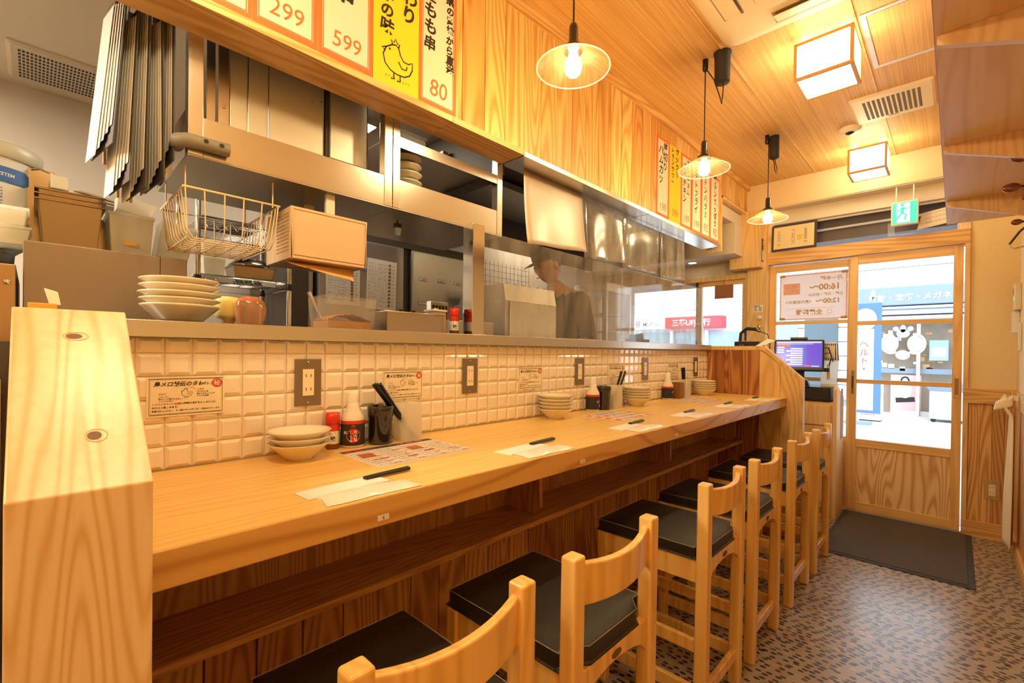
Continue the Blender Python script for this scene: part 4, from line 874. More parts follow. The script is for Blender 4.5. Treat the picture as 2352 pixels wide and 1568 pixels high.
spice(-1.455,1.172,LZ,R(-30),'red capped spice jar on the steel ledge next to the chrome post',.97)
t=thing('tissue_packet','orange packet with a white tissue poking out behind the top of the end post','packet',(-1.30,.005,1.3265)); B(-.03,.03,-.012,.028,0,.026).build('packet_body',plain('orange_packet',(.75,.30,.04),.5),t,.002)
MB().hexa([(-.004,.018,.026),(.004,.018,.026),(.004,.034,.026),(-.004,.034,.026)],[(-.003,.010,.058),(.001,.012,.056),(.003,.030,.050),(.0,.028,.052)]).build('tissue',whitep,t)
# ================================================================ glass screen, chrome post, sheet and vinyl curtains
t=thing('chrome_post','tall square chrome post at the left end of the glass screen','post',(-1.42,1.241,LZ)); B(-.031,.031,-.031,.031,0,.443).build('post',chrome,t,.002); B(-.0315,.0315,-.0315,.0315,.35,.352).build('band',sus,t); B(-.04,.04,-.035,.035,-.0,.004).build('foot',chrome,t)
t=thing('glass_screen','long greasy glass sneeze screen standing on the steel ledge','screen',(-1.42,1.273,LZ))
B(-.003,.003,.0,1.12,0,.432).build('glass_panel',panel_glass,t); B(-.003,.003,1.123,2.28,0,.432).build('glass_panel',panel_glass,t)
t=thing('end_post','slim chrome post at the far end of the glass screen','post',(-1.42,3.56,LZ)); MB().tube([(0,0,0),(0,0,.432)],.008,12).build('post',chrome,t)
def hang(name,y0,y1,z0,z1,mat,label,cat,curl,x=-1.46,x1=None):
    m=MB(); n,k=12,14; vs=[]
    for i in range(n+1):
        for j in range(k+1):
            u=i/n; v=j/k; y=y0+(y1-y0)*u; z=z1+(z0-z1)*v
            vs.append((x+curl*(v**2)*.5+.006*math.sin(u*9)*v,y+.015*v*math.sin(3*u),z+(.035*v*(u-.5) if curl>0 else 0)))
    m.add(vs,[(i*(k+1)+j,i*(k+1)+j+1,(i+1)*(k+1)+j+1,(i+1)*(k+1)+j) for i in range(n) for j in range(k)],True)
    o=m.build(name,mat); so=o.modifiers.new('t','SOLIDIFY'); so.thickness=.001; tag(o,label,cat); return o
hang('cream_sheet',1.578,2.045,1.785,2.118,creamsheet,'opaque cream sheet hanging from the hood edge over the glass','sheet',.06)
hang('vinyl_curtain',2.05,2.485,1.79,2.118,filmM,'clear vinyl curtain hanging right of the cream sheet','curtain',.03)
hang('vinyl_curtain',2.49,2.95,1.79,2.118,filmM,'clear vinyl curtain in the middle of the hood edge','curtain',-.02,-1.465)
hang('vinyl_curtain',2.95,3.338,1.79,2.118,filmM,'clear vinyl curtain at the far end of the hood edge','curtain',.02,-1.462)
# ================================================================ kitchen
def cabinet_steel(name,x0,x1,y0,y1,z0,z1,label,mat=susdark,cat='cabinet'):
    t=thing(name,label,cat,(x0,y0,z0)); B(0,x1-x0,0,y1-y0,0,z1-z0).build('body',mat,t,.002); return t
t=cabinet_steel('dish_machine',-2.30,-1.75,-.018,.336,0,1.545,'tall brown reflecting steel cabinet behind the end post','' and None or susdark)
B(.5503,.5508,.285,.287,0,1.545).build('panel_joint',darkm,t)
t=cabinet_steel('steel_bench',-2.25,-1.72,-.60,-.03,0,1.475,'lower steel cabinet at the left picture edge',plain('warm_steel',(.42,.28,.15),.35,1))
MB().ell((.532,.555,1.43),(.003,.007,.007),12,6).build('bolt',chrome,t)
t=cabinet_steel('steel_bench',-1.715,-1.42,-.9,-.03,0,1.28,'dark steel bench with a newspaper at the lower left edge',darkbr)
B(.3005,.3025,.3,.855,.6,1.2).build('newspaper',plain('newsprint',(.55,.50,.42),.8,noise=.5,nscale=200),t)
cabinet_steel('kitchen_worktop',-2.05,-1.702,.35,1.39,0,.86,'steel worktop cabinet behind the serving ledge, mostly hidden',susdull)
cabinet_steel('kitchen_worktop',-1.835,-1.702,2.33,3.5,0,.86,'steel worktop cabinet nearer the window, mostly hidden',susdull)
# pans and tubs on the cabinet
KZ=1.546
def pan(x,y,z,w_,d,h_,name,label,mat,cat='pan',rz=0,lip=.008,grp=None,tp=-.004):
    t=thing(name,label,cat,(x,y,z),rz,grp); opentub(w_-.01,d-.01,h_,.0018,.010).build('body',mat,t)
    MB().box(d-.002,d+lip,-w_-lip,w_+lip,h_-.004,h_).box(-d-lip,-d+.002,-w_-lip,w_+lip,h_-.004,h_).box(-d+.002,d-.002,w_-.002,w_+lip,h_-.004,h_).box(-d+.002,d-.002,-w_-lip,-w_+.002,h_-.004,h_).build('rim',mat,t,.001)
    return t
stn=plain('pan_steel',(.33,.26,.19),.16,1)
pan(-1.89,.075,KZ,.066,.075,.13,'steel_pan','deep steel pan, lowest of three nested on the brown cabinet',stn,grp='nested steel pans')
pan(-1.89,.075,KZ+.014,.066,.075,.13,'steel_pan','steel pan nested second in the brown cabinet stack',stn,grp='nested steel pans')
pan(-1.89,.075,KZ+.028,.066,.075,.13,'steel_pan','top steel pan of the three nested on the brown cabinet',stn,grp='nested steel pans')
t=thing('sheet_pan','steel pan lid standing upright behind the nested pans','lid',(-2.02,.015,KZ)); B(-.01,.0,-.03,.03,0,.26).build('plate',stn,t,.001); MB().tube([(.003,-.02,.255),(.003,.0,.262),(.003,.02,.255)],.002,6).build('grip',chrome,t)
t=thing('sheet_pan','steel lid lying between the pans and the white tubs','lid',(-2.0,.165,KZ)); MB().hexa([(-.06,-.04,0),(.06,-.04,0),(.06,.03,0),(-.06,.03,0)],[(-.06,-.06,.11),(.06,-.02,.12),(.06,-.012,.122),(-.06,-.055,.112)]).build('plate',stn,t,.001)
def tub(x,y,z,w_,d,h_,label,rz=0,tilt=0,lid=True,lab=True,mat=None):
    t=thing('food_tub',label,'container',(x,y,z),rz,'frosted food tubs in the kitchen'); t.rotation_euler=(tilt,0,rz)
    opentub(w_-.006,d-.006,h_,.002,.006).build('body',mat or foodbox,t,.001)
    if lid: B(-d-.004,d+.004,-w_-.004,w_+.004,h_+.0,h_+.008).build('lid',foodbox,t,.002)
    if lab: B(d+.003,d+.0036,-.02,.012,.03,.044).build('tape_label',tanpaper,t)
    return t
tub(-1.88,.208,KZ,.052,.07,.118,'frosted tub with tape label in the middle of the brown cabinet top')
tub(-1.90,.215,KZ+.132,.048,.08,.045,'shallow frosted tub stacked on the middle one, tilted',tilt=R(-12),lab=False,lid=False)
tub(-1.93,.318,KZ+.012,.048,.06,.115,'leaning frosted tub at the right end of the brown cabinet',tilt=R(-11))
tub(-2.15,.10,KZ,.05,.06,.17,'tall frosted tub behind the nested pans',lab=False)
tub(-1.90,-.04,KZ,.034,.06,.040,'small cream tub at the left end of the brown cabinet',lab=False)
tub(-1.90,-.045,KZ+.052,.034,.06,.040,'small white tub stacked at the left end of the brown cabinet',lab=False)
t=thing('tub_lid_stack','pile of white tub lids lying over the pans','lid stack',(-1.98,.135,KZ+.175)); 
m=MB()
for i in range(3): m2=MB().hexa([(-.06,-.07+i*.01,i*.009),(.06,-.07+i*.01,i*.009),(.06,.10,-.02+i*.008),(-.06,.10,-.02+i*.008)],[(-.06,-.07+i*.01,.005+i*.009),(.06,-.07+i*.01,.005+i*.009),(.06,.10,-.015+i*.008),(-.06,.10,-.015+i*.008)]); m.add(m2.v,m2.f)
m.build('lids',white,t,.001,kind=None); B(-.04,.03,-.1,-.06,.02,.06).build('lid_clamp',white,t,.003)
t=thing('water_filter','big white filter drum with a blue label at the left picture edge','filter drum',(-2.10,-.128,1.4765)); 
MB().lathe([(0,.0),(.085,0),(.09,.07),(.125,.10),(.14,.14),(.142,.34),(0,.34)],n=48).build('drum',white,t); MB().lathe([(.146,.335),(.150,.34),(.150,.375),(.138,.385),(0,.388)],n=48).build('lid',plain('lid_grey_white',(.62,.60,.50),.4),t)
m=MB(); r=.1432; n=30; a0,a1=R(-75),R(64); vs=[]
for i in range(n+1):
    a=a0+(a1-a0)*i/n; k_=1 if i<n-3 else (n-i)/3.; vs+=[(r*math.cos(a),r*math.sin(a),.285-.022*k_),(r*math.cos(a),r*math.sin(a),.285+.022*k_)]
m.add(vs,[(2*i,2*i+2,2*i+3,2*i+1) for i in range(n)],True); m.build('blue_label',bluelab,t)
m=MB(); F=Fr((0,0,0),(0,1,0),(0,0,1),0); ftext(m,F,'Meter-Fill SYSTEM',-.006,.280,.0135,bold=.03,shear=.2); m.v=[((r+.0006)*math.cos(p[1]/r),(r+.0006)*math.sin(p[1]/r),p[2]) for p in m.v]; m.build('lettering',plain('label_white',(.75,.78,.82),.6),t)
m=MB()
for i in range(26): scrib(m,F,-.06+(i%3)*.05,-.03+(i%3)*.05,.18+(i//3)*.009,.004)
ftext(m,F,'CDS',.105,.17,.013,bold=.03); m.v=[((r+.0004)*math.cos(p[1]/r),(r+.0004)*math.sin(p[1]/r),p[2]) for p in m.v]; m.build('blue_print',bluelab,t)
MB().tube([(.10,.02,.06),(.15,.03,.05),(.17,.03,.02)],.008,10).tube([(.17,.03,.03),(.17,.03,.0)],.014,12).build('pipe_valve',pvc,t)
# wire rack
t=thing('wire_rack','chrome wire rack with food tubs against the kitchen wall','rack',(-2.62,.467,0),0)
for x in(0,.37):
    for y in(0,.361): MB().tube([(x,y,.0),(x,y,2.0)],.0115,12).build('post',chrome,t); MB().lathe([(.015,0),(.016,.002),(.013,.03)],c=(x,y,1.54),n=14).build('collar',blk,t)
def wshelf(z):
    m=MB(); m.tube([(0,0,z),(.37,0,z),(.37,.361,z),(0,.361,z)],.003,6,closed=True).tube([(0,0,z-.03),(.37,0,z-.03),(.37,.361,z-.03),(0,.361,z-.03)],.002,6,closed=True)
    for i in range(1,15): m.tube([(.37*i/15,0,z),(.37*i/15,.361,z)],.0014,5)
    for y in(0,.12,.24,.361): m.tube([(0,y,z),(.37,y,z)],.0022,5)
    for yy in(0,):
        for i in range(10): m.tube([(.37,.036*i,z-.03),(.37,.036*i+.018,z),(.37,.036*i+.036,z-.03)],.0014,5)
    m.build('wire_shelf',chrome,t)
for z in(.5,1.05,1.575,1.80): wshelf(z)
for a,b in((.075,.13),(.245,.30)): B(.3735,.375,a,b,1.548,1.566).build('shelf_label',whitep,t)
RZ=1.5785
tub(-2.36,.540,RZ,.042,.06,.078,'frosted tub on the wire rack, lower of two',lab=False); tub(-2.36,.540,RZ+.087,.042,.06,.055,'frosted tub on the wire rack, upper of two',lab=False)
pan(-2.38,.70,RZ,.085,.07,.062,'steel_pan','shallow steel pan on the wire rack',stn); 
t=thing('steel_bowl','steel bowl turned over on the pan of the wire rack','bowl',(-2.38,.70,RZ+.063)); MB().lathe([(.088,0),(.090,.002),(.084,.012),(.06,.034),(.0,.044)],n=30).build('body',stn,t)
t=thing('dark_box','flat brown box lying on the upper wire shelf behind the basket','box',(-2.40,.59,1.8035)); B(-.07,.07,-.09,.12,0,.035).build('body',darkbr,t,.002)
# fridges
t=thing('refrigerator','tall silver refrigerator with papers on its doors','refrigerator',(-2.30,.985,0))
B(-.62,-.02,0,1.03,0,1.875).build('body',darkbr,t)
for a,b,nm in((.0,.487,'left'),(.543,1.03,'right')):
    d_=B(-.0195,.012,a,b,.95,1.852).build('door',silver,t,.006); B(-.0195,.012,a,b,.1,.94).build('door',silver,t,.006); B(.012,.016,(b-.03 if nm=='left' else a),(b-.01 if nm=='left' else a+.02),1.0,1.5).build('handle',darkm,d_)
B(-.3,-.0,0,1.03,1.855,1.90).build('top_trim',darkbr,t)
t2=thing('refrigerator','dark refrigerator side standing left of the silver doors','refrigerator',(-2.32,.86,0)); B(-.6,0,-.0,.11,0,1.88).build('body',plain('fridge_side',(.045,.035,.028),.35),t2,.003); B(.0003,.003,.085,.105,0.1,1.85).build('door_edge',silver,t2)
def sheet_on_fridge(y0,y1,z0,z1,label,rot=0):
    t=thing('allergen_chart',label,'chart',(-2.2865,y0,z0)); t.rotation_euler=(rot,0,0); W_,H_=y1-y0,z1-z0
    B(0,.0006,0,W_,0,H_).build('sheet',whitep,t); F=Fr((.0006,0,0),(0,1,0),(0,0,1),.0004); m=MB(); im=MB(); rd=MB()
    for i in range(12):
        z=.015+i*(H_-.03)/12; fline(m,F,[(.01,z),(W_-.012,z)],.0004)
        for j in range(6): 
            if random.random()<.7: scrib(m,F,.012+j*.018,.022+j*.018,z+.008,.0035)
        scrib(m,F,W_-.028,W_-.014,z+.009,.0035); fdisc(im,F,W_-.045,z+.011,.0085,.0068,k=2)
    for j in range(7): fline(m,F,[(.01+j*.018,.015),(.01+j*.018,H_-.02)],.0004)
    fline(rd,F,[(.055,.012),(.055,.05),(.095,.05),(.095,.12),(.075,.12),(.075,H_-.03)],.0009)
    m.build('printed_table',blackink,t); im.build('food_pictures',plain('chart_picture_%d'%len(MATS),(.40,.16,.09),.6,noise=.6,nscale=70),t); rd.build('red_line',redink,t)
    return t
sheet_on_fridge(1.018,1.201,1.50,1.722,'printed allergen chart on the fridge, left one'); sheet_on_fridge(1.236,1.417,1.492,1.765,'printed allergen chart on the fridge, right one',R(-1.5))
tag(B(-2.2878,-2.2865,1.19,1.245,1.688,1.735).build('blue_notice',bluelab),'small blue notice between the two fridge charts','notice')
LBL=[(1.605,1.689),(1.74,1.692),(1.868,1.693),(1.601,1.546),(1.742,1.55),(1.866,1.546)]
for i,(y,z) in enumerate(LBL):
    t=thing('name_label',['upper left','upper middle','upper right','lower left','lower middle','lower right'][i]+' small white name label on the right fridge door','label',(-2.2878,y,z),0,'white name labels on the fridge'); B(-.0004,.001,-.029,.029,-.0095,.0095).build('dark_border',blackink,t); B(.001,.0015,-.0265,.0265,-.007,.007).build('sheet',whitep,t)
    m=MB(); scrib(m,Fr((.0015,0,0),(0,1,0),(0,0,1)),-.018,.018,-.004,.008); m.build('print',blackink,t)
# fryer / steel cabinet behind the glass
t=thing('warming_cabinet','white fronted steel warming cabinet behind the glass','cabinet',(-2.27,1.84,0)); B(0,.44,0,.455,0,1.555).build('body',susdull,t,.002); B(.4405,.450,.03,.44,.9,1.553).build('front_panel',plain('cream_enamel',(.72,.66,.50),.4),t,.004)
MB().hexa([(.02,0,1.5555),(.44,0,1.5555),(.44,.455,1.5555),(.02,.455,1.5555)],[(.10,0,1.655),(.42,0,1.655),(.42,.455,1.655),(.10,.455,1.655)]).build('sloping_top',susdull,t,.001)
for i in range(7): MB().ell((.418,.03+i*.066,1.656),(.006,.006,.004),8,5).build('rivet',chrome,t)
for z in(1.50,1.485): MB().ell((.4505,.205,z),(.002,.003,.003),8,5).build('screw',blk,t)
t=thing('knife_rack','row of knives in a white rack left of the warming cabinet','rack',(-2.1,1.56,1.42)); B(-.02,.02,-.05,.07,0,.12).build('rack_body',white,t,.003)
m=MB(); 
for i in range(5): B(.0205,.024,-.04+i*.022,-.026+i*.022,.0,.1).build('knife_handle',blk,t)
cabinet_steel('prep_fridge',-2.2,-1.78,1.40,1.70,0,1.42,'low steel prep fridge carrying the knife rack',susdull)
t=thing('wall_shelf','steel wall shelf high on the kitchen side behind the glass','shelf',(-2.9,2.1,1.72)); B(0,.28,0,1.15,0,.025).build('board',susdull,t)
m=MB()
for i in range(22): m.tube([(.02,.05+i*.05,.03),(.02,.05+i*.05,.32)],.002,5)
for i in range(6): m.tube([(.02,.05,.04+i*.05),(.02,1.1,.04+i*.05)],.002,5)
m.build('mesh_panel',blk,t)
t=thing('display_fridge','white glass sided display fridge by the kitchen window','fridge',(-2.62,3.55,0)); W_=.36;D=.44
B(0,W_,0,D,0,1.30).build('base',white,t,.006); B(0,W_,0,D,1.82,1.90).build('top',white,t,.012)
for x in(0,W_-.03):
    for y in(0,D-.03): B(x,x+.03,y,y+.03,1.3,1.82).build('frame_post',white,t,.003)
for z in(1.46,1.62):
    m=MB()
    for i in range(12): m.tube([(.02,.02+i*.036,z),(W_-.02,.02+i*.036,z)],.0018,5)
    m.tube([(.02,.02,z),(W_-.02,.02,z),(W_-.02,D-.02,z),(.02,D-.02,z)],.003,5,closed=True); m.build('wire_shelf',chrome,t)
B(.03,W_-.03,.004,.008,1.3,1.82).build('glass_side',clearpl,t); B(W_-.008,W_-.004,.03,D-.03,1.3,1.82).build('glass_side',clearpl,t)
t=thing('condiment_tray','blue and amber bottles in a dark tray near the window','tray',(-1.62,2.95,LZ)); B(-.04,.04,-.1,.1,0,.03).build('tray',darkbr,t,.002); B(-.03,.03,-.06,.0,.0305,.062).build('blue_box',plain('blue_box',(.04,.20,.50),.5),t); MB().lathe([(0,0),(.018,0),(.018,.04),(0,.045)],c=(0,.05,.0305),n=16).build('amber_jar',plain('amber_jar',(.45,.22,.05),.3),t)
t=thing('wall_socket','white wall socket with a green light and cable near the cook','outlet',(-2.94,3.55,1.62)); B(-.009,.012,-.04,.04,-.06,.06).build('cover_plate',white,t,.002); B(.0125,.02,-.01,.01,.01,.03).build('plug',blk,t); MB().tube([(.02,0,.02),(.05,.03,.0),(.05,.06,-.15),(.03,.05,-.3)],.004,6).build('cable',blk,t)
# ================================================================ cook
def cook():
    t=thing('person','person in a dark cap and dark shirt leaning over the grill behind the glass','person',(-2.06,2.66,.14),R(-14)); t.scale=(1.05,)*3
    me=bpy.data.meshes.new('body')
    # joints in local space; the cook faces -y and bends forward a little
    J=[(0,.06,.93),(0,.05,1.10),(0,.0,1.30),(0,-.03,1.43),(0,-.06,1.50),(0,-.10,1.56),   # pelvis..neck,head base
       (-.17,.0,1.40),(-.22,-.04,1.15),(-.17,-.14,1.14),(-.13,-.19,1.20),                  # left arm (far)
       (.17,.0,1.40),(.24,.03,1.15),(.19,-.10,1.10),(.14,-.18,1.18),                        # right arm (near)
       (-.09,.07,.88),(-.10,.05,.50),(-.10,.10,.09),(-.10,-.03,.04),(.09,.07,.88),(.10,.05,.50),(.10,.10,.09),(.10,-.03,.04)]
    rad=[.15,.14,.16,.12,.06,.055, .07,.048,.036,.028, .07,.048,.036,.028, .095,.062,.045,.04,.095,.062,.045,.04]
    Ed=[(0,1),(1,2),(2,3),(3,4),(4,5),(3,6),(6,7),(7,8),(8,9),(3,10),(10,11),(11,12),(12,13),(0,14),(14,15),(15,16),(16,17),(0,18),(18,19),(19,20),(20,21)]
    # fingers
    for hand,(bx,by,bz) in ((9,J[9]),(13,J[13])):
        for k in range(4):
            a=len(J); off=(k-1.5)*.018; L_=[.045,.052,.049,.040][k]
            J+= [(bx+off,by-.055,bz-.012),(bx+off*1.1,by-.055-L_*.6,bz-.032),(bx+off*1.1,by-.06-L_*.8,bz-.058)]; rad+=[.0095,.0085,.0075]; Ed+=[(hand,a),(a,a+1),(a+1,a+2)]
        a=len(J); s=1 if hand==9 else -1
        J+=[(bx+s*.032,by-.02,bz-.01),(bx+s*.042,by-.055,bz-.03)]; rad+=[.011,.009]; Ed+=[(hand,a),(a,a+1)]
    me.from_pydata(J,Ed,[]); o=bpy.data.objects.new('body',me); col.objects.link(o)
    sk=o.modifiers.new('skin','SKIN'); sk.use_smooth_shade=True; ss=o.modifiers.new('s','SUBSURF'); ss.levels=2; ss.render_levels=2
    for i,v in enumerate(me.skin_vertices[0].data): v.radius=(rad[i]*(1.25 if i in(0,1,2) else 1),rad[i]); v.use_root=(i==0)
    dg=bpy.context.evaluated_depsgraph_get(); m2=bpy.data.meshes.new_from_object(o.evaluated_get(dg)); bpy.data.objects.remove(o)
    # head, shaped with jaw, nose, ears; joined into the same mesh
    hd=MB(); n,k=28,20; c=Vector((0,-.135,1.655)); vs=[]
    for i in range(k+1):
        th=math.pi*i/k
        for j in range(n):
            a=2*math.pi*j/n; x=math.sin(th)*math.cos(a); y=math.sin(th)*math.sin(a); z=math.cos(th)
            w_=.078*(1-.22*max(0,-z)); d_=.100*(1-.12*max(0,-z)); h_=.122
            front=max(0,-y)
            p=Vector((x*w_,y*d_,z*h_))
            p.y-= .022*math.exp(-((z+.08)**2)/.03-(x**2)/.02)*(front>.5)      # nose
            p.y+= .012*math.exp(-((z-.12)**2)/.012-((abs(x)-.42)**2)/.03)*(front>.3) # eye sockets
            p.y-= .006*math.exp(-((z+.45)**2)/.01-(x**2)/.08)*(front>.4)      # lips
            p.y-= .010*max(0,-z-.6)*(front>.2)
            vs.append(c+p)
    hd.add(vs,[(i*n+j,(i+1)*n+j,(i+1)*n+(j+1)%n,i*n+(j+1)%n) for i in range(k) for j in range(n)],True)
    for s in(-1,1): hd.ell((s*.079,-.125,1.645),(.010,.018,.030),12,8)
    M=Matrix.Translation(c)@Matrix.Rotation(R(22),4,'X')@Matrix.Translation(-c); hd.xf(M)
    b=MB(); b.v=[tuple(v.co) for v in m2.vertices]; b.f=[tuple(p_.vertices) for p_ in m2.polygons]; b.sm=[True]*len(b.f); b.mi=[0]*len(b.f); b.add(hd.v,hd.f,True)
    b.build('body',skin,t)
    e=MB()
    for s in(-1,1): e.ell((s*.032,-.222,1.668),(.012,.006,.006),10,6)
    e.xf(M); e.build('eyes',blk,t); e=MB().tube([(-.026,-.232,1.600),(0,-.238,1.598),(.026,-.232,1.600)],.003,6).xf(M); e.build('mouth',plain('lip',(.35,.12,.08),.5),t)
    # shirt: body surface pushed outward over torso and upper arms, trousers/apron
    def shell(nm,test,off,mat):
        m2.calc_loop_triangles(); keep=[p_ for p_ in m2.polygons if all(test(m2.vertices[i].co) for i in p_.vertices)]
        idx={}; vs=[];fs=[]
        for p_ in keep:
            f=[]
            for i in p_.vertices:
                if i not in idx: v=m2.vertices[i]; idx[i]=len(vs); vs.append(v.co+v.normal*off+Vector((0,0,.0)))
                f.append(idx[i])
            fs.append(tuple(f))
        q=MB().add(vs,fs,True); o=q.build(nm,mat,t); so=o.modifiers.new('t','SOLIDIFY'); so.thickness=.004; return o
    shell('shirt',lambda v:v.z>.88 and v.z<1.47 and (abs(v.x)<.19 or v.z>1.16),.012,cloth)
    shell('trousers',lambda v:v.z>.09 and v.z<=.93 and abs(v.x)<.25 and v.y>-.1,.014,plain('trousers_cloth',(.025,.025,.03),.9))
    cp=MB().lathe([(.100,.0),(.103,.02),(.100,.055),(.078,.085),(.04,.10),(0,.105)],c=(0,-.125,1.695),n=30,sx=.86,sy=1.05).add([(-.07,-.21,1.70),(.07,-.21,1.70),(.05,-.30,1.685),(-.05,-.30,1.685)],[(0,1,2,3)]); cp.xf(M); cp.build('cap',capM,t)
    hr=MB().lathe([(.082,-.06),(.092,-.03),(.097,.01),(.09,.02)],c=(0,-.105,1.69),n=30,sx=.88,sy=.98); hr.xf(M); hr.build('hair',blk,t)
cook()
# ================================================================ on the ceiling
t=thing('air_conditioner','white ceiling cassette air conditioner, cut by the top of the picture','air conditioner',(-.355,1.885,2.78)); a=.475
def rrect(h_,r,n=6,sx=1,sy=1):
    P=[]
    for cx,cy,a0 in((1,1,0),(-1,1,90),(-1,-1,180),(1,-1,270)):
        for i in range(n+1): an=R(a0+90*i/n); P.append(((cx*(h_-r)+r*math.cos(an))*sx,(cy*(h_-r)+r*math.sin(an))*sy))
    return P
def loops(mb,prs,smooth=True):
    vs=[];n=len(prs[0][0])
    for P,z in prs: vs+=[(x,y,z) for x,y in P]
    mb.add(vs,[(i*n+j,i*n+(j+1)%n,(i+1)*n+(j+1)%n,(i+1)*n+j) for i in range(len(prs)-1) for j in range(n)],smooth); mb.add([(x,y,prs[-1][1]) for x,y in prs[-1][0]],[tuple(range(n))]); return mb
loops(MB(),[(rrect(a,.05),0),(rrect(a,.05),-.012),(rrect(a-.02,.05),-.03),(rrect(a-.06,.04),-.034)]).build('panel',acw,t)
loops(MB(),[(rrect(.27,.06),-.034),(rrect(.268,.06),-.046),(rrect(.26,.055),-.048)]).build('intake_grille',acw,t)
fline(MB(),Fr((0,0,-.0345),(1,0,0),(0,-1,0)),rrect(.272,.06),.004,closed=True).build('grille_joint',acdark,t)
m=MB()
for i in range(20): m.box(-.12,.12,-.16+i*.016,-.155+i*.016,-.0492,-.048)
m.build('grille_slots',acdark,t)
for k_ in range(4):
    M=Matrix.Rotation(R(90*k_),4,'Z'); MB().box(-.24,.24,.325,.405,-.0355,-.0335).xf(M).build('outlet_slot',acdark,t); MB().hexa([(-.235,.33,-.050),(.235,.33,-.050),(.235,.40,-.037),(-.235,.40,-.037)],[(-.235,.33,-.046),(.235,.33,-.046),(.235,.40,-.034),(-.235,.40,-.034)]).xf(M).build('louver',acw,t,.002)
def vent(x,y,z,label,mat,nx,ny,rot=0,s=.19):
    t=thing('ceiling_vent',label,'vent',(x,y,z),rot); loops(MB(),[(rrect(s,.012),0),(rrect(s,.012),-.006),(rrect(s-.012,.01),-.014)],False).build('cover',mat,t)
    m=MB(); L_=.135
    for i in range(nx):
        for j in range(ny):
            cx=-L_+2*L_*(i+.5)/nx; cy=-L_+2*L_*(j+.5)/ny; w_=L_/nx*.62; h_=L_/ny*.62
            m.quad((cx-w_,cy-h_,-.0146),(cx-w_,cy+h_,-.0146),(cx+w_,cy+h_,-.0146),(cx+w_,cy-h_,-.0146))
    m.build('grille_holes',slot,t); B(-.03,.02,s-.045,s-.04,-.0148,-.014).build('print',slot,t); return t
vent(-.292,3.545,2.78,'white ventilation grille on the wooden ceiling next to the dome camera',acw,12,26)
vent(-2.735,.09,2.42,'beige ventilation grille on the kitchen ceiling, upper left',plain('vent_beige',(.60,.54,.44),.5),9,24,s=.165)
t=thing('dome_camera','small white dome security camera on the ceiling','camera',(-.527,3.77,2.78)); MB().lathe([(.062,0),(.060,-.016),(.045,-.030),(.028,-.036),(0,-.037)],n=32).build('housing',white,t); MB().ell((.0,-.012,-.033),(.026,.026,.014),16,10).build('lens_dome',blkgloss,t)
t=thing('ceiling_hatch','wood veneered inspection hatch with an aluminium frame on the ceiling','hatch',(-.33,2.54,2.78)); W_=.525
m=MB(); 
for x0,x1,y0,y1 in((0,.022,0,W_),(W_-.022,W_,0,W_),(.022,W_-.022,0,.022),(.022,W_-.022,W_-.022,W_)): m.box(x0,x1,y0,y1,-.004,0)
m.build('frame',alu,t,.001); B(.026,W_-.026,.026,W_-.026,-.003,-.0002).build('hatch_panel',ceilW,t)
t=thing('exit_sign','green illuminated running man exit sign under the soffit','sign',(-.29,4.525,2.427)); B(-.079,.079,-.02,.02,-.178,0).build('housing',offw,t,.003); B(-.071,.071,-.0225,-.0205,-.168,-.012).build('green_panel',signG,t); B(-.045,.030,-.0240,-.0228,-.160,-.020).build('white_field',signW,t)
m=MB(); F=Fr((-.0075,-.0240,-.092),(1,0,0),(0,0,1),.0006); fdisc(m,F,-.004,.048,.009); fline(m,F,[(0,.036),(-.006,.004)],.016); fline(m,F,[(-.006,.004),(.012,-.012),(.006,-.04)],.009); fline(m,F,[(-.006,.004),(-.020,-.022),(-.034,-.042)],.009); fline(m,F,[(0,.032),(.018,.022),(.026,.032)],.006); fline(m,F,[(0,.032),(-.018,.020),(-.022,.004)],.006); m.v=[(-.0075+(p[0]+.0075)*1.35,p[1]-.0003,-.092+(p[2]+.092)*1.25) for p in m.v]; m.build('running_figure',signG,t)
MB().tube([(-.05,0,.0),(-.05,0,.118)],.005,8).tube([(.05,0,0),(.05,0,.118)],.005,8).build('mounting_rods',white,t)
t=thing('framed_certificate','certificate in a dark frame leaning above the left door leaf','frame',(-1.21,4.594,2.186)); t.rotation_euler=(R(-4),0,0); W_,H_=.345,.232
B(0,W_,0,.014,0,H_).build('frame',darkbr,t,.002); B(.018,W_-.018,-.001,.0005,.018,H_-.018).build('certificate',plain('certificate_paper',(.80,.68,.44),.5),t)
m=MB(); F=Fr((0,-.0012,0),(1,0,0),(0,0,1),.0005)
for x in(.05,.058,.066,.16,.168,.178,.255,.262,.27): 
    for z in range(12): 
        if random.random()<.8: frect(m,F,x,.05+z*.011,x+.004,.056+z*.011)
m.build('vertical_print',blackink,t); m=MB(); ftext(m,F,'営',.195,.085,.05,bold=.02); m.build('gold_seal',plain('seal_yellow',(.70,.55,.03),.6),t)
t=thing('handwritten_note','white handwritten note on the transom beside the exit sign','note',(-.225,4.60,2.215)); MB().hexa([(0,0,0),(.2,0,.03),(.2,.001,.03),(0,.001,0)],[(.03,0,.12),(.22,0,.15),(.22,.001,.15),(.03,.001,.12)]).build('sheet',whitep,t)
m=MB(); F=Fr((0,-.0002,0),(1,0,.15),(0,0,1),.001)
for i in range(3):
    for j in range(6): x=.05+j*.024; z=.03+i*.032; fline(m,F,[(x,z),(x+.008,z+.010),(x+.014,z+.002),(x+.018,z+.008)],.0016)
m.build('ink_strokes',blackink,t)
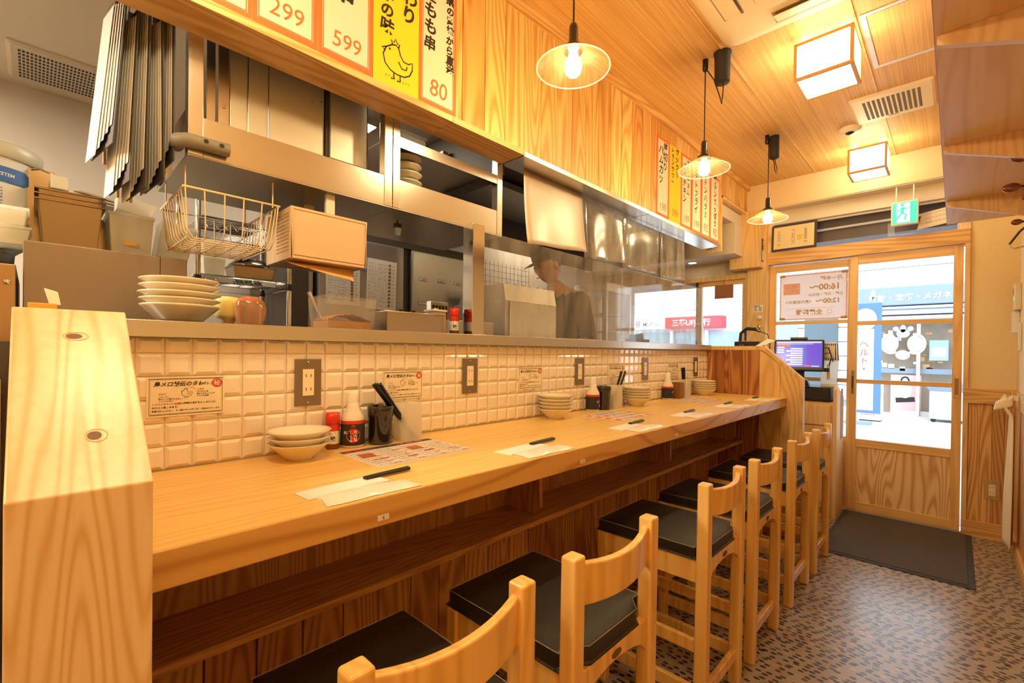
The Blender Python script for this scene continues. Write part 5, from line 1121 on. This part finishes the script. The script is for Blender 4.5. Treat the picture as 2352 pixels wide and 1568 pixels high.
# ================================================================ right side: overhead shelf, hooks, cloth
t=thing('overhead_wall_shelf','pinkish wood laminate luggage shelf on triangular brackets along the right wall','shelf',(.3,.85,2.09)); B(-.35,0,0,3.1,0,.022).build('board',laminate,t,.001); B(-.3515,-.3502,0,3.1,.0,.022).build('board_edge',plain('laminate_edge',(.62,.45,.36),.4),t)
B(-.02,0,.0,3.1,-.14,0).build('wall_cleat',laminate,t,.001)
for y in(.0,.75,1.615,2.51):
    b_=MB().prism([(-.02,0),(-.345,0),(-.345,-.024),(-.02,-.140)],'y',y,y+.020).build('bracket',lamX,t,.0008)
    MB().prism([(-.0202,-.1402),(-.3452,-.0242),(-.3452,-.0252),(-.0202,-.1412)],'y',y,y+.020).build('edge_band',plain('edge_band_%d'%len(MATS),(.66,.50,.42),.4),b_)
for i,(y,l) in enumerate(((2.50,'coat hook with brown oval tips nearest the camera on the right wall'),(2.93,'coat hook with brown oval tips farther along the right wall'))):
    t=thing('coat_hook',l,'hook',(.2795,y,1.96),0,'coat hooks under the shelf'); B(-.006,0.0,-.012,.012,-.10,.06).build('back_plate',blk,t,.002)
    MB().tube([(0,0,.03),(-.05,0,.035),(-.085,0,.042)],.0045,8).tube([(-.003,-.03,-.09),(-.05,-.033,-.115),(-.085,-.035,-.118)],.0045,8).tube([(0,0,-.09),(-.003,-.03,-.09)],.0045,8).build('arms',blk,t)
    MB().ell((-.115,0,.042),(.030,.016,.020),18,12).build('hook_tip',lacqred,t); MB().ell((-.10,-.036,-.117),(.018,.010,.013),16,10).build('hook_tip',lacqred,t)
t=thing('wire_hanger','silver and black wire hanger on the nearer coat hook','hanger',(.235,2.51,1.805)); MB().tube([(-.015,0,.035),(-.03,0,.05),(-.018,0,.062),(0,0,.045),(0,0,0),(-.07,0.02,-.07),(-.095,.03,-.115),(-.085,.03,-.13),(.03,0,-.11)],.0028,8).build('wire',chrome,t); MB().tube([(-.03,.006,-.03),(-.07,.02,-.07),(-.095,.03,-.112)],.0042,8).build('grip_sleeve',blk,t)
# hanging cotton cloth
m=MB(); n,k=26,24; vs=[]
for i in range(n+1):
    for j in range(k+1):
        v=i/n; u=j/k; wd=.03+.14*min(1,v*1.3+.12); x=.262-.030*math.sin(u*math.pi)*min(1,.3+v)-.012*math.sin(u*math.pi*5+v)*(.3+v*.6)-(.045*math.exp(-((v-.04)/.05)**2)); y=-wd*.5+wd*u; z=1.02-.92*v-.02*math.sin(u*9)
        vs.append((x,y,z))
m.add(vs,[(i*(k+1)+j,i*(k+1)+j+1,(i+1)*(k+1)+j+1,(i+1)*(k+1)+j) for i in range(n) for j in range(k)],True)
t=thing('door_curtain','bundled white cotton curtain hanging on a rod against the right wall','curtain',(0,4.22,0)); o=m.build('cloth',clothw,t); so=o.modifiers.new('t','SOLIDIFY'); so.thickness=.003
MB().hexa([(.175,-.03,.93),(.26,-.03,.96),(.26,.03,.96),(.175,.03,.93)],[(.185,-.02,.985),(.26,-.03,1.03),(.26,.03,1.03),(.185,.02,.99)]).build('folded_top',clothw,t,.012); MB().tube([(.262,0,.10),(.262,0,1.06)],.008,10).build('rod',lantW,t); B(.255,.284,-.012,.012,1.0,1.03).build('rod_bracket',white,t)
outlet_r=outlet(0,'beige double outlet on the wainscot right of the door')
outlet_r.location=(.193,YD-.0025,.343); outlet_r.rotation_euler=(0,0,R(-90)); outlet_r['group']='' ; del outlet_r['group']
for ch in outlet_r.children:
    if ch.name.startswith('cover_plate'): ch.data=ch.data.copy(); ch.data.materials[0]=plain('beige_plate',(.50,.34,.14),.4,.3)
def box_thing(name,label,cat,loc,dims,mat,bev=.003):
    t=thing(name,label,cat,loc); B(-dims[0],0,-dims[1]/2,dims[1]/2,-dims[2]/2,dims[2]/2).build('casing',mat,t,bev); return t
t=box_thing('control_panel','white thermostat with a green light on the right wall near the corner','control panel',(.2995,4.45,1.66),(.03,.14,.17),offw); B(-.0315,-.0302,-.03,.0,-.02,.0).build('indicator',signG,t); B(-.0315,-.0302,.01,.05,.02,.06).build('display',acdark,t)
t=box_thing('remote_holder','white remote control holder below the thermostat','remote',(.2995,4.50,1.50),(.035,.06,.14),white)
t=box_thing('wall_switch','long beige wall switch panel below the remote holder','switch',(.2995,4.36,1.40),(.012,.075,.18),offw); B(-.0145,-.0122,-.02,.02,-.06,.06).build('rocker',ivory,t,.001)
# mat
t=thing('door_mat','dark brown ribbed doormat with a grey rubber edge at the entrance','mat',(-.645,3.545,.0)); B(.03,.71,.03,1.04,.001,.0095).build('pile',matmat,t); MB().box(0,.03,0,1.065,.0,.006).box(.71,.74,0,1.065,.0,.006).box(.03,.71,0,.03,.0,.006).box(.03,.71,1.04,1.065,.0,.006).build('rubber_edge',rubber,t,.001)
# pillar signs
t=thing('pillar_plate','narrow black and white vertical name plate on the boxed pillar','sign',(-1.2615,4.50,2.10)); B(0,.002,0,.045,0,.20).build('plate',blkm,t); B(.0021,.003,.006,.039,.01,.095).build('white_field',whitep,t); m=MB()
for i in range(4): ftext(m,Fr((.003,0,0),(0,1,0),(0,0,1)),'店長入口'[i],.0225,.165-i*.024,.022,align='CENTER',bold=.03)
m.build('lettering',whitep,t)
t=thing('pillar_notice','small printed notice on the pillar left of the door','notice',(-1.345,4.5595,1.65)); B(0,.085,-.001,0,0,.065).build('sheet',whitep,t); m=MB(); F=Fr((0,-.0012,0),(1,0,0),(0,0,1),.0005); frect(m,F,.006,.052,.06,.058)
for i in range(3):
    for j in range(2): frect(m,F,.010+j*.04,.012+i*.013,.034+j*.04,.017+i*.013)
m.build('print',blackink,t)
t=thing('call_bell','round white chime with a hanging pull on the pillar','bell',(-1.285,4.5595,1.60)); MB().ell((0,-.012,0),(.020,.012,.020),18,12).build('chime',white,t); MB().tube([(0,-.012,-.02),(0,-.014,-.06)],.004,8).build('pull_cord',gold,t); MB().ell((0,-.014,-.085),(.014,.010,.020),12,8).build('pull_weight',gold,t)
# ================================================================ register corner
t=thing('register_cabinet','pale wood register cabinet with a drawer beside the door','cabinet',(-1.30,4.28,0)); B(0,.62,.02,.30,.0,.90).build('carcass',cabW,t,.002)
B(.42,.605,.0,.0195,.72,.875).build('drawer',cabW,t,.002); B(.42,.605,.0,.0195,.12,.71).build('door',cabW,t,.002)
MB().prism([(0,0),(.30,0),(.30,.93),(.04,1.03),(0,1.0)],'x',.6205,.645).build('side_board',cabW,t,.002)
m=MB(); B(.6455,.647,.16,.25,.60,1.00).build('menu_poster',plain('poster_print',(.50,.22,.10),.5,noise=.6,nscale=40),t)
t=thing('cash_drawer','black metal cash drawer on the register cabinet','cash drawer',(-1.02,4.29,.9005)); B(-.06,.32,0,.27,.0,.115).build('casing',blk,t,.006); B(.02,.31,-.003,-.0005,.015,.10).build('drawer_front',blkm,t,.001); MB().lathe([(0,.0),(.008,0),(.008,.003),(0,.003)],n=14).xf(Matrix.Translation((.04,-.003,.055))@Matrix.Rotation(R(90),4,'X')).build('lock',chrome,t)
t=thing('pos_terminal','black touch screen register tilted on a stand, blue order screen','register',(-.925,4.26,1.016),R(8))
MB().hexa([(-.07,.0,0),(.09,.0,0),(.09,.16,0),(-.07,.16,0)],[(-.05,.05,.05),(.07,.05,.05),(.07,.12,.05),(-.05,.12,.05)]).box(-.03,.05,.06,.10,.05,.22).build('stand',blk,t,.004)
M=Matrix.Translation((.01,.02,.255))@Matrix.Rotation(R(-14),4,'X'); q=MB().box(-.175,.175,0,.03,-.135,.125).xf(M); scr=q.build('monitor',blk,t,.010); 
q=MB().box(-.06,.06,.002,.028,.125,.145).xf(M); q.build('monitor_crown',blk,t,.004)
def scrq(nm,mat,rs,k=1):
    m=MB(); F=Fr((0,0,0),(1,0,0),(0,0,1),.0008)
    for r_ in rs: frect(m,F,*r_,k=k)
    m.xf(M); return m.build(nm,mat,scr)
scrq('screen',screenB,[(-.158,-.105,.158,.108)]); scrq('order_panel',screenP,[(.055,-.085,.15,.085)],2); scrq('alert_cells',screenR,[(-.150,.066,-.06,.082),(.04,-.10,.08,-.088)],3)
scrq('order_cells',screenW,[(-.155,.095,.155,.106),(-.155,.085,.10,.089)]+[(-.085+(i%2)*.03,-.09+i*.0185,.03,-.078+i*.0185) for i in range(8)]+[(-.15,.01+i*.02,-.10,.022+i*.02) for i in range(3)]+[(.09,-.100,.14,-.092)],3)
MB().tube([(.175,.02,.31),(.21,.04,.31),(.23,.05,.24),(.215,.04,.17)],.005,8).tube([(.175,.03,.26),(.22,.06,.27),(.24,.06,.20)],.004,8).build('cables',blk,t); MB().lathe([(.018,0),(.020,.01),(.016,.03)],c=(.20,.03,.12),n=16).build('cable_plug',blkm,t)
t=thing('napkin_container','frosted container beside the register screen','container',(-.735,4.43,1.0165),R(6)); B(-.05,.05,-.06,.06,0,.02).build('stand',white,t); MB().hexa([(-.05,-.05,.02),(.05,-.05,.02),(.05,.05,.02),(-.05,.05,.02)],[(-.065,-.06,.205),(.065,-.06,.205),(.065,.06,.205),(-.065,.06,.205)]).build('tub',foodbox,t,.004); B(-.01,.012,-.066,-.060,.06,.18).build('grip',offw,t,.002)
t=thing('striped_pouch','black and white striped pouch with a paper note on the frosted container','pouch',(-.735,4.43,1.2225)); MB().hexa([(-.07,-.03,0),(.07,-.03,0),(.07,.03,0),(-.07,.03,0)],[(-.05,-.02,.14),(.045,-.02,.15),(.045,.02,.15),(-.05,.02,.14)]).build('fabric',whitep,t,.012)
m=MB(); F=Fr((0,-.0305,0),(1,0,0),(0,.07,1),.002)
for i in range(9): fline(m,F,[(-.066+i*.0165,.006),(-.050+i*.0135,.138)],.006)
m.build('black_stripes',blackink,t); m=MB(); frect(m,F,-.035,.02,.045,.12,k=4); m.build('paper_note',offw,t)
t=thing('card_reader_stand','black box with binder clip holding a handset, behind the partition','stand',(-1.16,3.83,1.300)); B(-.09,.09,-.04,.10,0,.065).build('box',blk,t,.006); MB().tube([(-.06,0,.066),(-.055,0,.13),(-.01,0,.165),(.06,0,.158),(.085,0,.14)],[.012,.011,.014,.014,.010],12).tube([(-.02,.0,.07),(-.02,0,.15)],.010,10).build('handset',blkgloss,t)
MB().tube([(.085,0,.14),(.13,.02,.12),(.14,.05,.06),(.13,.08,.0)],.003,8).build('cable',blk,t); MB().tube([(-.04,-.045,.0),(-.04,-.047,.035),(-.045,-.047,.04)],.002,6).tube([(-.025,-.045,.0),(-.025,-.047,.04),(-.018,-.047,.042)],.003,6).build('binder_clip',chrome,t)
t=thing('register_side_shelf','wooden shelf behind the partition carrying the handset stand','shelf',(-1.38,3.68,1.27)); B(0,.36,0,.32,0,.0295).build('board',cabW,t,.001); B(.0,.34,.02,.30,-1.27,0).build('base',cabW,t)
t=thing('paper_slip','cream paper slip standing on the partition corner','paper',(-1.06,3.66,1.3275)); MB().hexa([(0,0,0),(.04,0,0),(.04,.001,0),(0,.001,0)],[(.07,.05,.055),(.12,.05,.04),(.12,.051,.04),(.07,.051,.055)]).build('sheet',whitep,t)
# ================================================================ poster on the left leaf, seen from its back
t=thing('opening_hours_poster','opening hours poster taped outside the left door leaf, read mirrored from inside','poster',(-.655,4.6905,1.575)); W_,H_=.505,.405
pt=translucent('poster_paper',(.90,.80,.74),.75); B(-W_,0,0,.0006,0,H_).build('sheet',pt,t)
F=Fr((0,-.0002,0),(-1,0,0),(0,0,1),-.0006); oi=translucent('poster_orange',(.92,.50,.28),.7); ti=translucent('poster_tan',(.62,.38,.12),.5)
m=MB(); e=.008; fline(m,F,[(e,e),(W_-e,e),(W_-e,H_-e),(e,H_-e)],.012,closed=True); frect(m,F,.345,.225,.475,.325); fline(m,F,[(.09,.035),(.44,.035),(.44,.10),(.09,.10)],.003,closed=True); m.build('orange_print',oi,t)
m=MB(); ftext(m,F,'月～金曜',.035,.335,.040,bold=.02); ftext(m,F,'16:00～',.05,.255,.070,bold=.03); ftext(m,F,'土曜・日曜・祝日は',.03,.205,.028,bold=.02); ftext(m,F,'12:00～',.05,.140,.055,bold=.03); ftext(m,F,'<店内営業中!>',.255,.145,.032,bold=.02); ftext(m,F,'全席禁煙',.175,.048,.050,bold=.03); fline(m,F,[(.125+.018*math.cos(a),.067+.018*math.sin(a)) for a in [i*.524 for i in range(12)]],.003,closed=True); m.build('lettering',ti,t)
m=MB(); ftext(m,F,'店内',.37,.28,.038,k=2,bold=.03); ftext(m,F,'営業中!!',.352,.238,.033,k=2,bold=.03); m.build('box_lettering',pt,t)
m=MB()
for x,y in((.0,.0),(W_-.045,0),(0,H_-.022),(W_-.045,H_-.022)): frect(m,F,x,y,x+.045,y+.022,k=3)
m.build('tape_pieces',ti,t)
# ================================================================ street outside
struct(B(-16,8,4.9,9.0,-.10,-.04),'floor_street',plain('asphalt',(.42,.36,.36),.8,noise=.15,nscale=30)); struct(B(-16,8,9.0,9.15,-.10,.02),'trim_kerb',plain('kerb',(.62,.62,.62),.8)); struct(B(-16,8,9.15,13.2,-.10,.0),'floor_pavement',plain('paving',(.66,.65,.62),.8,noise=.1,nscale=4))
struct(B(-16,8,8.72,8.84,-.041,-.037),'trim_road_line',plain('road_paint',(.8,.8,.8),.7))
k=1.3
def zz(z): return 1.27+(z-1.27)*k
wallw=plain('cladding_white',(.80,.82,.84),.6); blueg=plain('sign_blue_grey',(.22,.28,.36),.6); shopin=plain('shop_interior',(.55,.45,.34),.7,noise=.6,nscale=3)
t=thing('shop_building','white clad building across the street with a watch and glasses shop','building',(0,13.0,0))
m=MB()
for i in range(16): m.box(-1.75,4.5,.0,.25,zz(2.42)+i*.42,zz(2.42)+i*.42+.405)
m.build('cladding',wallw,t); B(-1.75,4.5,.25,3,0,10).build('inner_wall',shopin,t); 
sg=B(-1.66,2.6,-.5,0,zz(2.08),zz(2.38)).build('sign_board',blueg,t,.02)
m=MB(); F=Fr((0,-.501,0),(1,0,0),(0,0,1),.004); ftext(m,F,'時計・宝飾・メガネ',-1.37,zz(2.165),.142,bold=.03,sx=1.02); m.build('sign_lettering',wallw,sg)
for a,b in((2.02,2.055),(1.93,1.99),(1.86,1.90)): B(-1.7,2.6,-.55,0,zz(a),zz(b)).build('awning_band',wallw,t)
B(-1.7,2.6,-.50,0,zz(1.99),zz(2.02)).build('awning_shade',blueg,t)
for x in(-1.55,-.60,.05,1.2): B(x,x+.06,-.12,.0,0,zz(1.86)).build('shopfront_post',alu,t)
B(-.53,.0,-.06,-.0,0,.10).build('shop_sill',alu,t)
po=B(-1.02,-.52,-.02,-.01,zz(.24),zz(.95)).build('window_poster',plain('poster_pink',(.80,.45,.45),.5),t); MB().box(-1.02,-.52,-.024,-.021,zz(.24),zz(.36)).build('poster_footer',wallw,po)
m=MB(); fdisc(m,Fr((-.78,-.026,zz(.86)),(1,0,0),(0,0,1)),0,0,.075,.09); fline(m,Fr((-.78,-.026,zz(.62)),(1,0,0),(0,0,1)),[(-.15,-.12),(.02,-.10),(.16,-.08)],.10); m.build('poster_figure_dark',blkm,po); m=MB(); F=Fr((-.78,-.027,zz(.70)),(1,0,0),(0,0,1)); fdisc(m,F,0,0,.12,.17); fdisc(m,F,0,.20,.045,.06,k=3); m.build('poster_figure_light',wallw,po)
p2=B(-.40,-.11,-.06,-.05,zz(1.20),zz(1.52)).build('blue_poster',plain('poster_sky',(.30,.50,.80),.5),t); MB().box(-.36,-.15,-.063,-.0605,zz(1.26),zz(1.40)).build('poster_text',whitep,p2)
m=MB(); random.seed(3)
for i in range(60): x=-1.5+random.random()*3.5; z=zz(1.0+random.random()*.8); q=random.uniform(.03,.12); m.box(x,x+q,.0,.05,z,z+q*random.uniform(.4,1))
m.build('displayed_goods',plain('goods_warm',(.75,.40,.16),.5,noise=.7,nscale=5),t); m=MB()
for i in range(40): x=-1.5+random.random()*3.5; z=zz(1.0+random.random()*.75); q=random.uniform(.03,.10); m.box(x,x+q,-.02,.0,z,z+q)
m.build('displayed_cards',wallw,t)
MB().box(-1.66,2.6,-.02,.0,zz(.98),zz(1.06)).build('display_counter',blueg,t)
t=thing('flower_sticker','white three petal flower emblem on the shop glass across the street','emblem',(-.82,12.86,zz(1.45))); m=MB(); F=Fr((0,0,0),(1,0,0),(0,0,1))
for s in(-1,1): fline(m,F,[(s*(.19+.16*math.cos(a*.35)),.02+.20*math.sin(a*.35)) for a in range(-6,6)],.05)
fdisc(m,F,0,.24,.11,.09); fdisc(m,F,0,.34,.05,.08); fdisc(m,F,-.12,.34,.05,.05); fdisc(m,F,.12,.34,.05,.05); fdisc(m,F,-.2,.02,.13,.18); fdisc(m,F,.2,.02,.13,.18); fdisc(m,F,0,-.22,.12,.10); m.add([(p[0],p[1]+.01,p[2]) for p in m.v],[f[::-1] for f in m.f]); m.build('petals',wallw,t); B(-.02,.02,.011,.38,-.19,-.17).build('fixing',alu,t)
t=thing('advertising_banner','blue bordered upright advertising banner on the pavement across the street','banner',(-1.30,10.6,0)); B(-.07,.33,0,.01,zz(.55)*.62,2.22).build('banner_cloth',plain('banner_blue',(.08,.18,.70),.6),t); B(-.05,.22,-.004,-.001,zz(.6)*.66,1.75).build('white_field',whitep,t); m=MB(); fdisc(m,Fr((.09,-.004,1.93),(1,0,0),(0,0,1)),0,0,.17,.20); m.build('white_disc',whitep,t)
m=MB(); F=Fr((.08,-.005,0),(1,0,0),(0,0,1)); ftext(m,F,'ヘルト・',0,1.42,.15,vertical=True); m.build('lettering',redink,t); MB().tube([(-.07,.02,0),(-.07,.02,2.35)],.015,8).build('pole',alu,t); B(-.2,.2,-.15,.15,0,.05).build('base',blueg,t)
t=thing('white_notice_box','white lettered box on the pavement in front of the shop','box',(-1.36,11.2,0)); B(0,.34,0,.4,0.02,.78).build('body',wallw,t,.01); m=MB(); F=Fr((0,-.001,0),(1,0,0),(0,0,1),.002)
for i in range(9): scrib(m,F,.03,.25,.12+i*.065,.02)
m.build('print',redink,t); B(.01,.33,.01,.39,0,.02).build('base',blkm,t)
t=thing('street_cart','pale blue grey wheeled sales cart at the shop front','cart',(-.36,12.0,0)); B(0,.75,0,.5,.06,.60).build('body',plain('cart_grey',(.55,.63,.70),.6),t,.02); MB().hexa([(-.0,0,.60),(.75,0,.60),(.75,.5,.60),(0,.5,.60)],[(-.08,-.06,.74),(.83,-.06,.74),(.83,.56,.74),(-.08,.56,.74)]).build('tray',blueg,t)
for x in(.06,.69): MB().lathe([(0,0),(.04,0),(.04,.03),(0,.03)],n=18).xf(Matrix.Translation((x,.05,.04))@Matrix.Rotation(R(90),4,'X')).build('wheel',blkm,t)
t=thing('ribbon_bow','white fabric bow shape with dark sticks right outside the door','decoration',(-.10,5.35,.0)); MB().ell((.02,0,.26),(.10,.06,.16),18,12).ell((-.03,-.02,.10),(.14,.08,.10),18,12).build('fabric',clothw if False else wallw,t); MB().tube([(-.28,-.05,.02),(.08,-.08,.30)],.006,6).tube([(-.12,-.06,.06),(.08,-.09,.34)],.005,6).build('sticks',blk,t)
t=thing('shutter_box','dark metal shutter box and awning outside above the entrance door','shutter box',(-1.6,4.80,2.26)); MB().hexa([(0,0,0),(2.1,0,0),(2.1,.75,-.02),(0,.75,-.02)],[(0,0,.40),(2.1,0,.40),(2.1,.75,.30),(0,.75,.30)]).build('casing',plain('shutter_brown',(.13,.10,.10),.5),t); MB().tube([(.0,-.03,.09),(2.1,-.03,.11)],.010,8).build('light_tube',wallw,t); B(0,2.1,.76,1.3,.06,.10).build('awning',plain('awning_grey',(.30,.28,.30),.6),t)
# left: bank building
t=thing('bank_building','pale bank building across the street with a red and white sign','building',(-6.5,14.3,0)); kk=1.3
B(-6,2.3,0,3,0,8).build('facade',plain('bank_facade',(.72,.76,.82),.6),t); 
for i in range(4): B(-5.4+i*1.9,-4.2+i*1.9,-.03,-.001,zz(2.30),zz(2.62)).build('window',plain('bank_window_%d'%i,(.48,.55,.62),.3),t)
wb=B(-3.0,-.18,-.4,0,zz(1.86),zz(2.13)).build('white_sign',wallw,t); rb=B(-.18,1.55,-.4,0,zz(1.86),zz(2.13)).build('red_sign',plain('sign_red',(.72,.05,.06),.5),t)
m=MB(); F=Fr((0,-.401,0),(1,0,0),(0,0,1),.004); ftext(m,F,'MUFG',-.95,zz(1.93),.20,bold=.01); m.build('lettering',plain('sign_grey_ink',(.25,.25,.28),.6),wb); m=MB(); fline(m,F,[(-1.12+.07*math.cos(a*.524),zz(1.99)+.09*math.sin(a*.524)) for a in range(12)],.025,closed=True); fdisc(m,F,-1.12,zz(1.99),.03); m.build('red_mark',redink,wb)
m=MB(); ftext(m,F,'三菱UFJ銀行',.05,zz(1.93),.22,bold=.02); m.build('lettering',wallw,rb)
B(-5,2.2,-.1,0,0,zz(1.78)).build('ground_floor',plain('bank_glass',(.34,.45,.50),.3,noise=.5,nscale=2),t); 
for i in range(6): B(-4.5+i*1.1,-4.42+i*1.1,-.2,-.1,0,zz(1.80)).build('pilaster',wallw,t)
t=thing('clad_building','white sided building between the bank and the watch shop','building',(-3.68,13.6,0)); m=MB()
for i in range(26): m.box(0,1.9,0,.2,.2+i*.35,.2+i*.35+.335)
m.build('cladding',wallw,t); B(0,1.9,.2,3,0,9.3).build('core',blueg,t); B(.9,1.6,-.05,0,.2,2.2).build('doorway',plain('doorway_dark',(.10,.14,.17),.4),t); B(.2,.75,-.05,0,1.5,2.3).build('window',plain('side_window',(.30,.40,.50),.3),t)
t=thing('hanging_board','brown wooden board hanging inside the kitchen window top','board',(-1.70,4.60,1.80)); B(0,.17,-.01,0,0,.13).build('panel',plain('brown_board',(.34,.14,.06),.6),t); MB().tube([(.085,-.005,.13),(.085,-.005,.175)],.002,6).build('cord',blk,t)
#END
